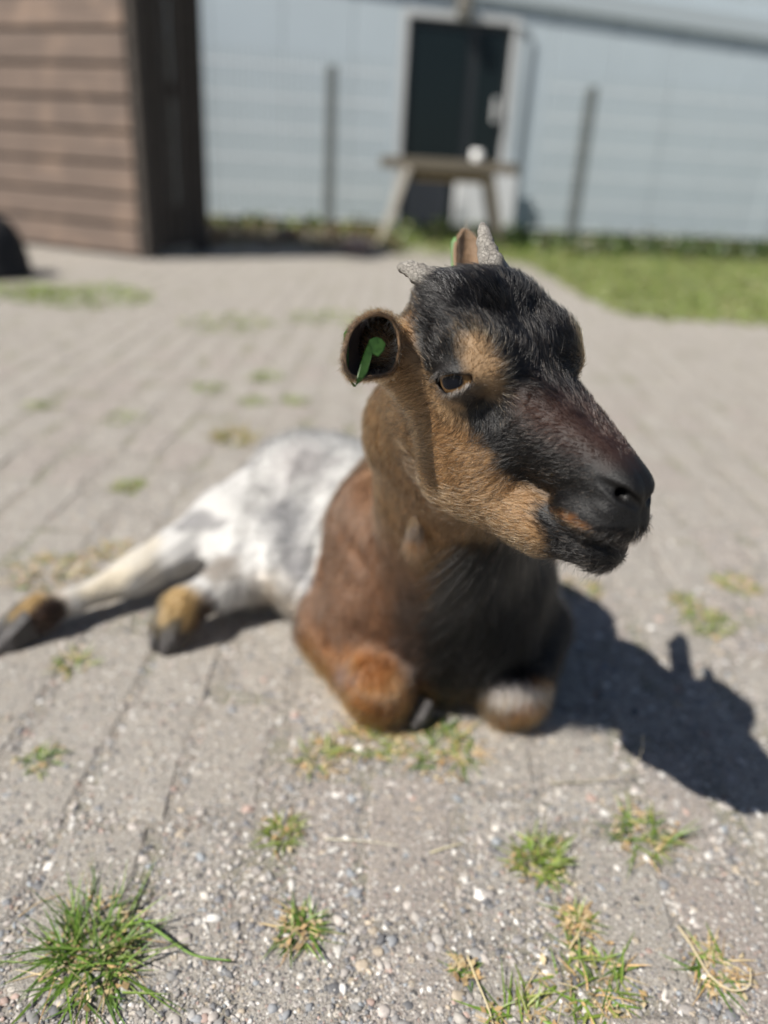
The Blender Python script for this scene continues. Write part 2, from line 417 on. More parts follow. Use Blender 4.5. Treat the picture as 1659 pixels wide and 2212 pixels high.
def stalk(px_pts, rad, col, label, z=None):
    P = [ground(x, y, zz) for x, y, zz in px_pts]
    t0 = np.linspace(0, 1, len(P)); t = np.linspace(0, 1, 24); P = np.array(P)
    Pi = np.stack([np.interp(t, t0, P[:, i]) for i in range(3)], 1)
    for _ in range(6): Pi[1:-1] = (Pi[:-2] + 2 * Pi[1:-1] + Pi[2:]) / 4
    V, Fc = tube(Pi, np.interp(t, [0, 1], [rad, rad * 0.5]), 6)
    me = mesh_from('grass_stalk', V, Fc)
    o = link('grass_stalk', me, plain('stalk_' + str(len(bpy.data.materials)), col, 0.6, 0.25, 200), None, True)
    return tag(o, label, 'stalk', 'dry grass stalks lying on the paving')

stalk([(1190, 1692, 0.002), (1290, 1688, 0.004), (1360, 1668, 0.02), (1390, 1625, 0.045), (1388, 1585, 0.07)], 0.0011, (0.30, 0.27, 0.20), 'thin grey stalk curving up at the edge of the goat shadow')
stalk([(1465, 2000, 0.003), (1500, 2050, 0.006), (1530, 2110, 0.003), (1580, 2145, 0.004), (1625, 2135, 0.008), (1620, 2090, 0.012)], 0.0011, (0.50, 0.42, 0.27), 'looped straw stalk near the right bottom corner')
stalk([(1010, 2065, 0.002), (1035, 2130, 0.004), (1055, 2175, 0.003), (1070, 2230, 0.002)], 0.0010, (0.50, 0.43, 0.26), 'straight straw stalk running to the bottom edge')
stalk([(930, 1842, 0.002), (965, 1830, 0.003), (1000, 1822, 0.002)], 0.0010, (0.58, 0.52, 0.34), 'short pale straw in the middle of the paving')
stalk([(1230, 2050, 0.002), (1250, 2015, 0.012), (1262, 1990, 0.022)], 0.0009, (0.45, 0.36, 0.20), 'short upright straw between the two lower right tufts')
stalk([(300, 1985, 0.006), (340, 2010, 0.010), (400, 2055, 0.005), (430, 2068, 0.003), (500, 2075, 0.004)], 0.0017, (0.12, 0.21, 0.035), 'single long green blade lying right of the largest tuft')
stalk([(40, 1980, 0.002), (90, 1945, 0.004), (140, 1930, 0.003)], 0.0009, (0.36, 0.27, 0.16), 'brown stalk left of the largest tuft')
stalk([(700, 1812, 0.001), (780, 1816, 0.003), (860, 1826, 0.001)], 0.0007, (0.6, 0.55, 0.42), 'fine pale straw in the centre of the paving')


# ================================================================== GOAT
def basis(yaw, pitch, roll):
    f = np.array([math.sin(yaw) * math.cos(pitch), -math.cos(yaw) * math.cos(pitch), -math.sin(pitch)])
    l = np.cross([0, 0, 1], f); l /= np.linalg.norm(l); u = np.cross(f, l)
    l2 = l * math.cos(roll) + u * math.sin(roll)
    return np.stack([f, l2, np.cross(f, l2)], 1)
HM = basis(math.radians(40), math.radians(-5.8), math.radians(-1.6))
HO = np.array([0.0852, 0.573, 0.5115]); HS = 0.0115       # head origin, metres per head unit (about a cm)
def h2w(p): return np.asarray(p, float) * HS @ HM.T + HO
def w2h(P): return ((P - HO) @ HM) / HS

def ell(P, c, r, R=None):
    q = P - np.asarray(c, float)
    if R is not None: q = q @ R
    r = np.asarray(r, float)
    k0 = np.sqrt(((q / r) ** 2).sum(1)); k1 = np.sqrt(((q / (r * r)) ** 2).sum(1)) + 1e-9
    return k0 * (k0 - 1) / k1
def cone(P, a, b, ra, rb):
    a = np.asarray(a, float); b = np.asarray(b, float); ba = b - a
    h = np.clip(((P - a) @ ba) / (ba @ ba), 0, 1)
    return np.sqrt((((P - a) - h[:, None] * ba) ** 2).sum(1)) - (ra + (rb - ra) * h)
def smin(a, b, k):
    h = np.clip(0.5 + 0.5 * (b - a) / k, 0, 1)
    return b + (a - b) * h - k * h * (1 - h)
def smax(a, b, k): return -smin(-a, -b, k)
def rz(deg):
    a = math.radians(deg); c, s = math.cos(a), math.sin(a)
    return np.array([[c, -s, 0], [s, c, 0], [0, 0, 1.0]])
def ry(deg):
    a = math.radians(deg); c, s = math.cos(a), math.sin(a)
    return np.array([[c, 0, s], [0, 1, 0], [-s, 0, c]])

EYE_C, EYE_R = np.array([0.45, 4.15, -0.05]), 1.62
MOUTH = [(5.5, 2.5, -7.5), (6.8, 2.35, -8.15), (9.2, 2.45, -8.42), (10.5, 1.2, -8.72), (11.6, 0.0, -8.62)]
def head_sdf(L):
    """head in its own frame (x to the nose, |y| sideways, z up), units of about 1 cm"""
    Q = L.copy(); Q[:, 1] = np.abs(Q[:, 1])
    d = ell(Q, (-3.6, 0, 1.2), (4.4, 5.0, 4.3))                                   # cranium
    d = smin(d, ell(Q, (-2.8, 0, 4.0), (2.9, 3.9, 2.1)), 1.2)                     # forehead dome
    d = smin(d, cone(Q, (-3.0, 3.2, 4.2), (0.2, 4.1, 2.2), 1.45, 1.3), 1.3)      # ridge from horn to brow
    d = smin(d, cone(Q, (0.2, 0, -2.1), (8.4, 0, -5.5), 3.7, 2.05), 1.6)          # muzzle
    d = smin(d, cone(Q, (1.2, 1.5, -0.9), (8.0, 0.75, -4.55), 2.1, 1.35), 1.0)      # nasal ridge
    d = smin(d, ell(Q, (0.2, 1.3, 0.9), (2.5, 2.6, 2.0)), 1.4)                    # flat brow between the eyes
    d = smin(d, ell(Q, (0.2, 3.6, 0.2), (2.8, 2.0, 2.4)), 1.5)                    # orbit
    d = smin(d, ell(Q, (-0.1, 4.0, 1.6), (2.0, 1.2, 1.0)), 0.9)                   # brow
    d = smin(d, ell(Q, (-0.9, 2.5, -5.2), (4.1, 2.0, 4.2), ry(-12)), 1.5)         # cheek
    d = smin(d, cone(Q, (-2.2, 1.2, -7.5), (4.9, 0.9, -9.2), 2.8, 2.0), 1.4)     # jaw
    d = smin(d, cone(Q, (4.0, 0.7, -9.1), (8.6, 0.4, -9.9), 1.85, 1.2), 0.9)     # lower jaw to the chin
    d = smin(d, ell(Q, (8.75, 0.0, -10.0), (1.35, 1.25, 1.05)), 0.6)                # chin
    d = smin(d, ell(Q, (9.35, 0.5, -5.8), (2.0, 1.5, 1.6)), 0.8)              # nose pad
    d = smin(d, ell(Q, (8.4, 1.35, -7.45), (2.35, 1.35, 1.4), ry(8)), 0.7)        # upper lip
    d = smin(d, ell(Q, (10.1, 0.35, -7.6), (1.2, 1.1, 1.4)), 0.6)                # lip front
    d = smin(d, ell(Q, (9.8, 1.35, -6.65), (0.75, 0.75, 0.42), ry(25)), 0.5)      # wing under the nostril
    # hollows
    d = smax(d, -ell(Q, (3.2, 4.9, -1.7), (1.5, 1.2, 1.0)), 1.6)                  # in front of the eye
    mp = MOUTH
    for i, (a, b) in enumerate(zip(mp[:-1], mp[1:])): d = smax(d, -cone(Q, a, b, 0.02 if i == 0 else 0.2, 0.2), 0.32)   # mouth line
    d = smax(d, -cone(Q, (11.5, 0, -6.6), (11.45, 0, -8.4), 0.1, 0.12), 0.35)         # philtrum
    d = smax(d, -cone(Q, (9.6, 2.12, -4.98), (10.8, 1.62, -5.62), 0.24, 0.46), 0.16) # nostril
    d = smax(d, -cone(Q, (10.8, 1.6, -5.62), (11.3, 0.6, -6.3), 0.46, 0.34), 0.16)
    d = smax(d, -cone(Q, (10.9, 1.35, -5.8), (9.8, 0.9, -5.5), 0.36, 0.3), 0.15)
    # lids round the eyeball
    q = Q - EYE_C
    lid = np.sqrt((q ** 2).sum(1)) - (EYE_R + 0.17)
    d = smin(d, np.maximum(lid, -(q[:, 1] - 0.1)), 0.5)
    ux = q[:, 0] * 0.97 + q[:, 2] * 0.24; uz = -q[:, 0] * 0.24 + q[:, 2] * 0.97
    al = np.sqrt((ux / 1.52) ** 2 + ((uz + 0.10) / np.where(uz > -0.10, 0.30, 0.82)) ** 2) - 1.0
    slot = np.maximum(al * 0.62, -(q[:, 1] - 0.55))
    d = smax(d, -slot, 0.14)
    ball = np.sqrt((q ** 2).sum(1)) - (EYE_R - 0.02)
    d = np.maximum(d, -ball)
    d = smin(d, np.maximum(np.abs(uz - 0.30 + 0.10 * ux * ux) - 0.10, np.maximum(np.abs(ux) - 1.3, np.abs(np.sqrt((q ** 2).sum(1)) - EYE_R - 0.2) - 0.10)), 0.25)
    return d

AX = np.array([-0.455, 0.89, 0.0]); AX /= np.linalg.norm(AX)      # chest to rump
AXR = np.stack([AX, np.cross([0, 0, 1], AX), [0, 0, 1]], 1)
_LK = np.random.default_rng(77).normal(size=(5, 3)) * np.array([38, 55, 75, 100, 130])[:, None]
def _lump(P): return sum(np.sin(P @ k + i * 1.7) / (1 + 0.3 * i) for i, k in enumerate(_LK)) / 2.2
def body_sdf(P):
    d = ell(P, (0.078, 0.94, 0.165), (0.17, 0.125, 0.15), AXR)
    d = smin(d, ell(P, (-0.02, 1.12, 0.118), (0.22, 0.122, 0.112), AXR), 0.05)
    d = smin(d, ell(P, (-0.135, 1.275, 0.100), (0.13, 0.118, 0.105), AXR), 0.05)
    d = smin(d, ell(P, (0.062, 0.97, 0.225), (0.11, 0.085, 0.085), AXR), 0.05)
    d = smin(d, ell(P, (-0.020, 0.925, 0.145), (0.085, 0.055, 0.115), AXR), 0.04)
    d = smin(d, ell(P, (0.175, 0.965, 0.130), (0.085, 0.055, 0.115), AXR), 0.04)
    d = smin(d, ell(P, (-0.090, 1.03, 0.075), (0.12, 0.09, 0.080), AXR), 0.04)
    d = smin(d, ell(P, (-0.205, 1.105, 0.066), (0.090, 0.085, 0.064), AXR), 0.035)
    d = d + 0.0012 * _lump(P)
    # neck
    n0 = h2w((-3.6, 0, -1.6)); n0b = h2w((-1.6, 0, -4.6))
    d = smin(d, cone(P, n0, (0.046, 0.735, 0.405), 0.050, 0.066), 0.03)
    d = smin(d, cone(P, (0.046, 0.735, 0.405), (0.072, 0.84, 0.270), 0.064, 0.080), 0.022)
    d = smin(d, cone(P, n0b, (0.085, 0.80, 0.25), 0.030, 0.075), 0.04)
    d = smin(d, ell(P, (0.100, 0.835, 0.165), (0.095, 0.07, 0.10)), 0.04)
    d = smin(d, ell(P, (0.095, 0.868, 0.072), (0.088, 0.085, 0.078)), 0.04)
    d = smin(d, ell(P, (0.002, 0.872, 0.095), (0.075, 0.060, 0.075)), 0.035)
    d = smin(d, cone(P, h2w((-4.6, -3.4, 0.0)), atdepth(823, 748, 0.575), 0.030, 0.020), 0.02)   # root of the near ear
    # folded forelegs
    for el, kn, me in (((-0.062, 0.905, 0.055), (0.008, 0.790, 0.044), (0.035, 0.905, 0.028)),
                       ((0.222, 0.935, 0.060), (0.176, 0.800, 0.046), (0.165, 0.92, 0.028))):
        d = smin(d, cone(P, el, kn, 0.050, 0.038), 0.026)
        d = smin(d, ell(P, kn, (0.043, 0.042, 0.043)), 0.010)
        d = smin(d, cone(P, kn, me, 0.032, 0.024), 0.015)
    # hind legs stretched to the side
    for ch in ([(-0.17, 1.24, 0.105, .088), (-0.255, 1.150, 0.088, .058), (-0.330, 1.075, 0.060, .036), (-0.365, 1.04, 0.050, .031), (-0.385, 1.02, 0.044, .026), (-0.450, 0.957, 0.036, .0165), (-0.480, 0.927, 0.036, .0215), (-0.498, 0.910, 0.032, .018)],
               [(-0.095, 1.12, 0.085, .085), (-0.185, 1.03, 0.062, .048), (-0.235, 0.988, 0.056, .033), (-0.265, 0.955, 0.054, .0235), (-0.280, 0.932, 0.050, .027), (-0.288, 0.918, 0.042, .022)]):
        for a, b in zip(ch[:-1], ch[1:]):
            d = smin(d, cone(P, a[:3], b[:3], a[3], b[3]), 0.018)
    return d + 0.0018 * _lump(P * 1.6) * np.clip((0.14 - P[:, 2]) / 0.05, 0.2, 1)

def goat_sdf(P):
    P = np.asarray(P, float)
    d = body_sdf(P)
    near = ((P - h2w((2.5, 0, -2.5))) ** 2).sum(1) < 0.19 ** 2
    if near.any():
        dh = head_sdf(w2h(P[near])) * HS
        d[near] = smin(dh, d[near], 0.014)
    return np.maximum(d, 0.0015 - P[:, 2])

def axis_coords(lo, a, b, hi, fine, coarse):
    l = np.linspace(lo, a, max(2, int((a - lo) / coarse)), endpoint=False) if a > lo else np.array([])
    m = np.linspace(a, b, int((b - a) / fine), endpoint=False)
    r = np.linspace(b, hi, max(2, int((hi - b) / coarse)))
    return np.concatenate([l, m, r])

def sdf_mesh(f, gx, gy, gz, B=8):
    def pad(g):
        n = (-len(g)) % B
        return np.concatenate([g, g[-1] + (np.arange(n) + 1) * (g[-1] - g[-2])])
    gx, gy, gz = pad(gx), pad(gy), pad(gz)
    nb = (len(gx) // B, len(gy) // B, len(gz) // B)
    ctr = [g.reshape(-1, B).mean(1) for g in (gx, gy, gz)]
    ext = [np.append(np.diff(g[::B]), (g[-1] - g[-B]) * 1.15) for g in (gx, gy, gz)]
    CX, CY, CZ = np.meshgrid(*ctr, indexing='ij'); EX, EY, EZ = np.meshgrid(*ext, indexing='ij')
    c = f(np.stack([CX.ravel(), CY.ravel(), CZ.ravel()], 1)).reshape(nb)
    act = np.abs(c) < 0.72 * np.sqrt(EX ** 2 + EY ** 2 + EZ ** 2)
    D = np.where(np.repeat(np.repeat(np.repeat(c < 0, B, 0), B, 1), B, 2), np.float32(-1), np.float32(1))
    ab = np.argwhere(act); o = np.arange(B)
    for s in range(0, len(ab), 400):
        b = ab[s:s + 400]
        I = (b[:, 0, None] * B + o)[:, :, None, None]; J = (b[:, 1, None] * B + o)[:, None, :, None]; K = (b[:, 2, None] * B + o)[:, None, None, :]
        I, J, K = np.broadcast_arrays(I, J, K)
        D[I, J, K] = f(np.stack([gx[I].ravel(), gy[J].ravel(), gz[K].ravel()], 1)).reshape(I.shape)
    S = (D < 0).astype(np.uint8)
    cnt = sum(S[i:S.shape[0] - 1 + i, j:S.shape[1] - 1 + j, k:S.shape[2] - 1 + k] for i in (0, 1) for j in (0, 1) for k in (0, 1))
    ci = np.argwhere((cnt > 0) & (cnt < 8))
    vid = np.full(cnt.shape, -1, np.int32); vid[ci[:, 0], ci[:, 1], ci[:, 2]] = np.arange(len(ci))
    V = np.zeros((len(ci), 3)); N = np.zeros(len(ci))
    g = (gx, gy, gz)
    for ax in range(3):
        for u in (0, 1):
            for v in (0, 1):
                off = [0, 0, 0]; off[(ax + 1) % 3] = u; off[(ax + 2) % 3] = v
                a = ci + off; b = a.copy(); b[:, ax] += 1
                da = D[a[:, 0], a[:, 1], a[:, 2]].astype(float); db = D[b[:, 0], b[:, 1], b[:, 2]].astype(float)
                m = (da < 0) != (db < 0)
                t = np.where(m, da / np.where(m, da - db, 1), 0)
                for q in range(3):
                    pa = g[q][a[:, q]]; pb = g[q][b[:, q]]
                    V[:, q] += np.where(m, pa + t * (pb - pa), 0)
                N += m
    V /= N[:, None]
    faces = []
    for ax in range(3):
        sl0 = [slice(None)] * 3; sl1 = [slice(None)] * 3
        sl0[ax] = slice(0, -1); sl1[ax] = slice(1, None)
        e = np.argwhere(S[tuple(sl0)] != S[tuple(sl1)])
        u, v = (ax + 1) % 3, (ax + 2) % 3
        e = e[(e[:, u] > 0) & (e[:, v] > 0) & (e[:, u] < cnt.shape[u]) & (e[:, v] < cnt.shape[v])]
        q = []
        for du, dv in ((-1, -1), (0, -1), (0, 0), (-1, 0)):
            w = e.copy(); w[:, u] += du; w[:, v] += dv
            q.append(vid[w[:, 0], w[:, 1], w[:, 2]])
        q = np.stack(q, 1); ins = S[e[:, 0], e[:, 1], e[:, 2]] == 0
        q[ins] = q[ins][:, ::-1]
        faces.append(q[(q >= 0).all(1)])
    return V, np.concatenate(faces)

FINE = 0.0016
GV, GF = sdf_mesh(goat_sdf, axis_coords(-0.57, -0.0, 0.235, 0.32, FINE, 0.0042), axis_coords(0.42, 0.44, 0.70, 1.46, FINE, 0.0042),
                  axis_coords(-0.01, 0.345, 0.60, 0.62, FINE, 0.0042))
def fast_mesh(name, V, Q):
    me = bpy.data.meshes.new(name)
    me.vertices.add(len(V)); me.vertices.foreach_set('co', V.astype(np.float32).ravel())
    me.loops.add(Q.size); me.loops.foreach_set('vertex_index', Q.astype(np.int32).ravel())
    me.polygons.add(len(Q)); me.polygons.foreach_set('loop_start', np.arange(0, Q.size, Q.shape[1], dtype=np.int32))
    me.update(calc_edges=True); me.validate()
    me.polygons.foreach_set('use_smooth', np.ones(len(me.polygons), bool))
    return me

# ---- coat colours: markings of the animal, mirrored from its right side to its left
def poly_sd(x, y, pts):
    """signed distance to a polygon, negative inside"""
    pts = np.asarray(pts, float); d = np.full(x.shape, 1e18); s = np.zeros(x.shape, bool)
    for (x0, y0), (x1, y1) in zip(pts, np.roll(pts, -1, 0)):
        ex, ey = x1 - x0, y1 - y0
        t = np.clip(((x - x0) * ex + (y - y0) * ey) / (ex * ex + ey * ey), 0, 1)
        d = np.minimum(d, (x - x0 - t * ex) ** 2 + (y - y0 - t * ey) ** 2)
        c = ((y0 > y) != (y1 > y)) & (x < ex * (y - y0) / (ey if ey else 1e-9) + x0)
        s ^= c
    return np.where(s, -1, 1) * np.sqrt(d)
def Z(pts): return [(713 + 0.4431 * a, 466 + 0.4431 * b) for a, b in pts]
BLACK = (0.0030, 0.0027, 0.0028); TAN = (0.22, 0.142, 0.076); TAN2 = (0.175, 0.102, 0.047); RUST = (0.024, 0.0115, 0.0085)
BROWN = (0.150, 0.082, 0.047); ORANGE = (0.21, 0.088, 0.024); WHITE = (0.44, 0.43, 0.415); GREYH = (0.17, 0.165, 0.165)
CREAM = (0.30, 0.205, 0.095); DARKBR = (0.030, 0.018, 0.013)
P_BROW = Z([(630, 620), (660, 580), (710, 565), (765, 600), (800, 655), (832, 710), (838, 775), (832, 850), (800, 885), (750, 845), (700, 790), (655, 735), (640, 690), (650, 650)])
P_LID = Z([(390, 640), (430, 710), (480, 800), (560, 862), (700, 845), (725, 870), (645, 900), (640, 960), (665, 1020), (560, 1000), (500, 930), (440, 860), (410, 760)])
P_CHEEK = Z([(385, 640), (440, 800), (500, 930), (560, 1000), (650, 1030), (720, 1080), (790, 1160), (810, 1230), (930, 1310), (1030, 1345), (1060, 1385), (1010, 1400), (985, 1450), (1030, 1540), (1062, 1660), (950, 1690), (600, 1660), (200, 1600), (-100, 1300), (-100, 850), (250, 700), (300, 640)])
P_STRIP = Z([(-100, 480), (250, 330), (370, 350), (395, 450), (400, 560), (392, 660), (250, 720), (-100, 900)])
P_LIP = Z([(1085, 1432), (1170, 1455), (1270, 1522), (1230, 1530), (1130, 1482)])
P_RUST = Z([(880, 850), (1150, 900), (1400, 1060), (1500, 1190), (1350, 1210), (1150, 1110), (950, 980)])
P_NOSE = Z([(1290, 1215), (1400, 1170), (1500, 1190), (1600, 1300), (1600, 1420), (1420, 1420), (1330, 1330), (1320, 1270)])
P_CHESTBLK = [(1020, 1160), (1300, 1160), (1300, 1500), (1200, 1465), (1060, 1500), (945, 1530), (905, 1440), (900, 1350), (945, 1260)]
P_CHESTGRY = [(900, 1160), (1000, 1160), (1000, 1480), (880, 1470), (830, 1400), (850, 1300), (870, 1220)]

def vnoise(P, s, seed=0):
    """cheap smooth noise from summed sines, about -1..1"""
    r = np.random.default_rng(seed); o = np.zeros(len(P))
    for i in range(7):
        k = r.normal(size=3) * s * (0.6 + 0.35 * i); o += np.sin(P @ k + r.uniform(0, 6.28)) / (1 + 0.35 * i)
    return o / 2.6

def coat(P, jit=0.0):
    n = len(P); L = w2h(P)
    isneck = np.clip((-4.6 - L[:, 0] - 0.25 * (L[:, 2] + 2)) / 1.2, 0, 1)
    dist = np.sqrt(((P - h2w((2.5, 0, -2.5))) ** 2).sum(1))
    dh = head_sdf(L) * HS
    head = np.clip((0.010 - dh) / 0.008, 0, 1) * np.clip((0.18 - dist) / 0.01, 0, 1) * (P[:, 2] > 0.30)
    C = np.tile(np.array(BLACK), (n, 1))
    Lm = L.copy(); Lm[:, 1] = -np.abs(Lm[:, 1])
    x, y, _ = proj(h2w(Lm))
    j = vnoise(P, 260, 3) * 5 + (RNG.normal(size=n) * jit if jit else 0)
    far = np.clip(L[:, 1], 0, 1) * 14
    def put(C, pts, col, soft):
        w = np.clip(0.5 - (poly_sd(x, y, pts) + j + far) / soft, 0, 1)[:, None]
        return C * (1 - w) + np.array(col) * w
    C = put(C, P_RUST, RUST, 60)
    C = put(C, P_CHEEK, TAN2, 26)
    C = put(C, P_LID, TAN, 22)
    C = put(C, P_STRIP, TAN2, 24)
    C = put(C, P_BROW, TAN, 34)
    C = put(C, P_LIP, (0.13, 0.055, 0.018), 14)
    q = Lm - EYE_C * np.array([1, -1, 1]); qr = np.sqrt((q ** 2).sum(1))
    lid = np.clip((EYE_R + 0.30 - qr) / 0.12, 0, 1)[:, None]
    C = C * (1 - lid) + np.array((0.012, 0.010, 0.010)) * lid
    for a, b in zip(MOUTH[:-1], MOUTH[1:]):  # crease of the mouth darkened in the coat colour
        C = C * (1 - (w_ := np.clip((0.30 - cone(np.stack([L[:, 0], np.abs(L[:, 1]), L[:, 2]], 1), a, b, 0.0, 0.0)) / 0.15, 0, 1)[:, None])) + np.array(BLACK) * 0.6 * w_
    back = np.clip((-6.0 - L[:, 0]) / 1.0, 0, 1)[:, None]
    C = C * (1 - back) + np.array(TAN2) * back
    # body
    t = (P - np.array([0.075, 0.93, 0])) @ AX
    xb, yb, _ = proj(P)
    jb = vnoise(P, 60, 5); j2 = vnoise(P, 22, 9)
    Bc = np.tile(np.array(BROWN), (n, 1))
    up = np.clip((P[:, 2] - 0.26) / 0.06, 0, 1)[:, None]; Bc = Bc * (1 - up) + np.array(TAN2) * up
    def putb(C, w, col): return C * (1 - w[:, None]) + np.array(col) * w[:, None]
    front = (P[:, 1] < 0.98)
    Bc = putb(Bc, front * 0.7 * np.clip(0.5 - (poly_sd(xb, yb, P_CHESTGRY) + jb * 12) / 60, 0, 1), DARKBR)
    leg = np.clip((0.105 - P[:, 2] + 0.02 * jb) / 0.05, 0, 1) * np.clip((0.05 - t) / 0.04, 0, 1)
    Bc = putb(Bc, leg, ORANGE)
    Bc = putb(Bc, front * np.clip(0.5 - (poly_sd(xb, yb, P_CHESTBLK) + jb * 14) / 40, 0, 1), BLACK)
    def pb(C, pts, col, soft, amp, lim): return putb(C, lim * np.clip(0.5 - (poly_sd(xb, yb, pts) + jb * amp) / soft, 0, 1), col)
    Bc = pb(Bc, [(795, 980), (850, 1070), (872, 1180), (925, 1300), (960, 1290), (985, 1210), (1010, 1150), (1000, 1000)], (0.150, 0.088, 0.044), 26, 8, front)
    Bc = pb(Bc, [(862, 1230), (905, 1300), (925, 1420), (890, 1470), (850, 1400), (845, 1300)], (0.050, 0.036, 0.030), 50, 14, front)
    Bc = pb(Bc, [(1045, 1490), (1080, 1468), (1180, 1475), (1195, 1515), (1140, 1518), (1085, 1545), (1045, 1535)], (0.36, 0.32, 0.29), 20, 8, P[:, 1] < 0.86)
    Bc = pb(Bc, [(715, 1430), (760, 1425), (775, 1465), (735, 1475)], (0.16, 0.10, 0.085), 30, 8, P[:, 1] < 0.95)
    Bc = pb(Bc, [(635, 1400), (655, 1390), (700, 1500), (780, 1570), (740, 1575), (650, 1470)], (0.34, 0.22, 0.11), 24, 10, P[:, 1] < 0.98)
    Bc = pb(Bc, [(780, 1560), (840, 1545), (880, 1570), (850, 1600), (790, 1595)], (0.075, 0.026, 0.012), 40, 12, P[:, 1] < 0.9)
    wht = np.clip(0.5 + (t - (0.038 + 0.26 * np.clip(P[:, 2], 0, 0.3)) + jb * 0.012) / 0.012, 0, 1) * (P[:, 2] < 0.34)
    Wc = np.tile(np.array(WHITE), (n, 1))
    g = np.clip((j2 + 0.35 * jb - 0.42) * 2.2, 0, 0.9)
    Wc = putb(Wc, g, GREYH)
    j3 = vnoise(P, 130, 15)
    for pl_, cl_, sf_ in (([(590, 1050), (640, 1070), (668, 1150), (640, 1215), (600, 1190), (575, 1110)], (0.12, 0.117, 0.12), 80),
                          ([(435, 1240), (470, 1195), (512, 1195), (505, 1240), (465, 1262)], (0.15, 0.125, 0.10), 36),
                          ([(600, 975), (680, 945), (720, 985), (690, 1050), (610, 1040)], (0.22, 0.205, 0.20), 70),
                          ([(640, 1230), (680, 1240), (680, 1300), (640, 1290)], (0.16, 0.155, 0.16), 50),
                          ([(570, 1240), (640, 1290), (640, 1330), (560, 1310)], (0.36, 0.30, 0.235), 60),
                          ([(200, 1235), (330, 1175), (345, 1230), (240, 1290), (150, 1300)], (0.44, 0.38, 0.28), 60)):
        Wc = putb(Wc, 0.85 * np.clip(0.5 - (poly_sd(xb, yb, pl_) + jb * 22 + j3 * 12) / sf_, 0, 1), cl_)
    # tan and brown socks of the hind legs
    for (a, b) in (((-0.40, 1.00, 0.04), (-0.53, 0.88, 0.03)), ((-0.262, 0.958, 0.05), (-0.298, 0.88, 0.03))):
        a, b = np.array(a), np.array(b); u = ((P - a) @ (b - a)) / ((b - a) @ (b - a))
        dd = np.sqrt(((P - a - np.clip(u, 0, 1)[:, None] * (b - a)) ** 2).sum(1))
        m = (dd < 0.06) * np.clip((u - (0.35 if a[0] < -0.35 else 0.0)) / 0.25, 0, 1)
        Wc = putb(Wc, m, CREAM)
        low = m * np.clip((0.030 - P[:, 2] + 0.010 * (P[:, 0] - a[0]) / 0.05) / 0.010, 0, 1)
        Wc = putb(Wc, low, DARKBR)
    for pl_ in ([(70, 1315), (110, 1285), (148, 1292), (152, 1330), (110, 1372), (50, 1390)], [(428, 1300), (470, 1295), (465, 1370), (420, 1405), (385, 1400), (420, 1345)]):  # dark foot patches, the second painted for its shadow side
        Wc = putb(Wc, (P[:, 0] < -0.2) * np.clip(0.5 - (poly_sd(xb, yb, pl_) + jb * 6) / 16, 0, 1), DARKBR)
    Bc = putb(Bc, wht, (0, 0, 0)) + Wc * wht[:, None]
    w = (head * (1 - isneck * 0.0))[:, None]
    return np.clip(C * w + Bc * (1 - w), 0.002, 0.95), head

goat = empty('goat', (0.03, 1.0, 0))
tag(goat, 'small horned goat with black and tan face lying on the brick paving', 'goat')
gme = fast_mesh('goat_body', GV, GF)
gcol, _ = coat(GV)
at = gme.color_attributes.new('coat', 'FLOAT_COLOR', 'POINT')
at.data.foreach_set('color', np.concatenate([gcol, np.ones((len(GV), 1))], 1).astype(np.float32).ravel())
k = NT('goat_skin')
ca = k.n('ShaderNodeAttribute', attribute_name='coat').outputs['Color']
pos = k.n('ShaderNodeNewGeometry').outputs['Position']
nz = k.n('ShaderNodeTexNoise', {'Vector': pos, 'Scale': 900.0, 'Detail': 3.0})
bp = k.n('ShaderNodeBump', {'Height': nz.outputs[0], 'Strength': 0.5, 'Distance': 0.0012})
M_SKIN = k.done(k.n('ShaderNodeBsdfPrincipled', {'Base Color': ca, 'Roughness': 0.52, 'Specular IOR Level': 0.35, 'Normal': bp.outputs[0]}))
body = link('body', gme, M_SKIN, goat)

# ---- eyes
def eye_material():
    k = NT('goat_eye')
    tc = k.n('ShaderNodeTexCoord').outputs['Object']
    sp = k.n('ShaderNodeSeparateXYZ', {0: tc})
    x, y, z = sp.outputs
    r = k.math('SQRT', k.math('ADD', k.math('MULTIPLY', x, x), k.math('MULTIPLY', y, y)))
    px = k.math('DIVIDE', x, 0.0095); py = k.math('DIVIDE', y, 0.0050)
    pr = k.math('SQRT', k.math('ADD', k.math('POWER', k.math('ABSOLUTE', px), 2.6), k.math('POWER', k.math('ABSOLUTE', py), 2.6)))
    nz = k.n('ShaderNodeTexNoise', {'Vector': tc, 'Scale': 700.0, 'Detail': 4.0})
    iris = k.mix(nz.outputs[0], (0.085, 0.045, 0.018), (0.22, 0.128, 0.054))
    rim = k.ramp(r, [(0.0, 0.0), (0.0128, 0.0), (0.0146, 1.0)])
    base = k.mix(rim, iris, (0.020, 0.012, 0.009))
    pm = k.ramp(k.math('SUBTRACT', pr, 0.5), [(0.36, 1.0), (0.62, 0.0)])
    col = k.mix(pm, base, (0.004, 0.005, 0.008))
    return k.done(k.n('ShaderNodeBsdfPrincipled', {'Base Color': col, 'Roughness': 0.6, 'Coat Weight': 0.5, 'Coat Roughness': 0.03, 'Coat IOR': 1.33, 'Specular IOR Level': 0.0}))
M_EYE = eye_material()
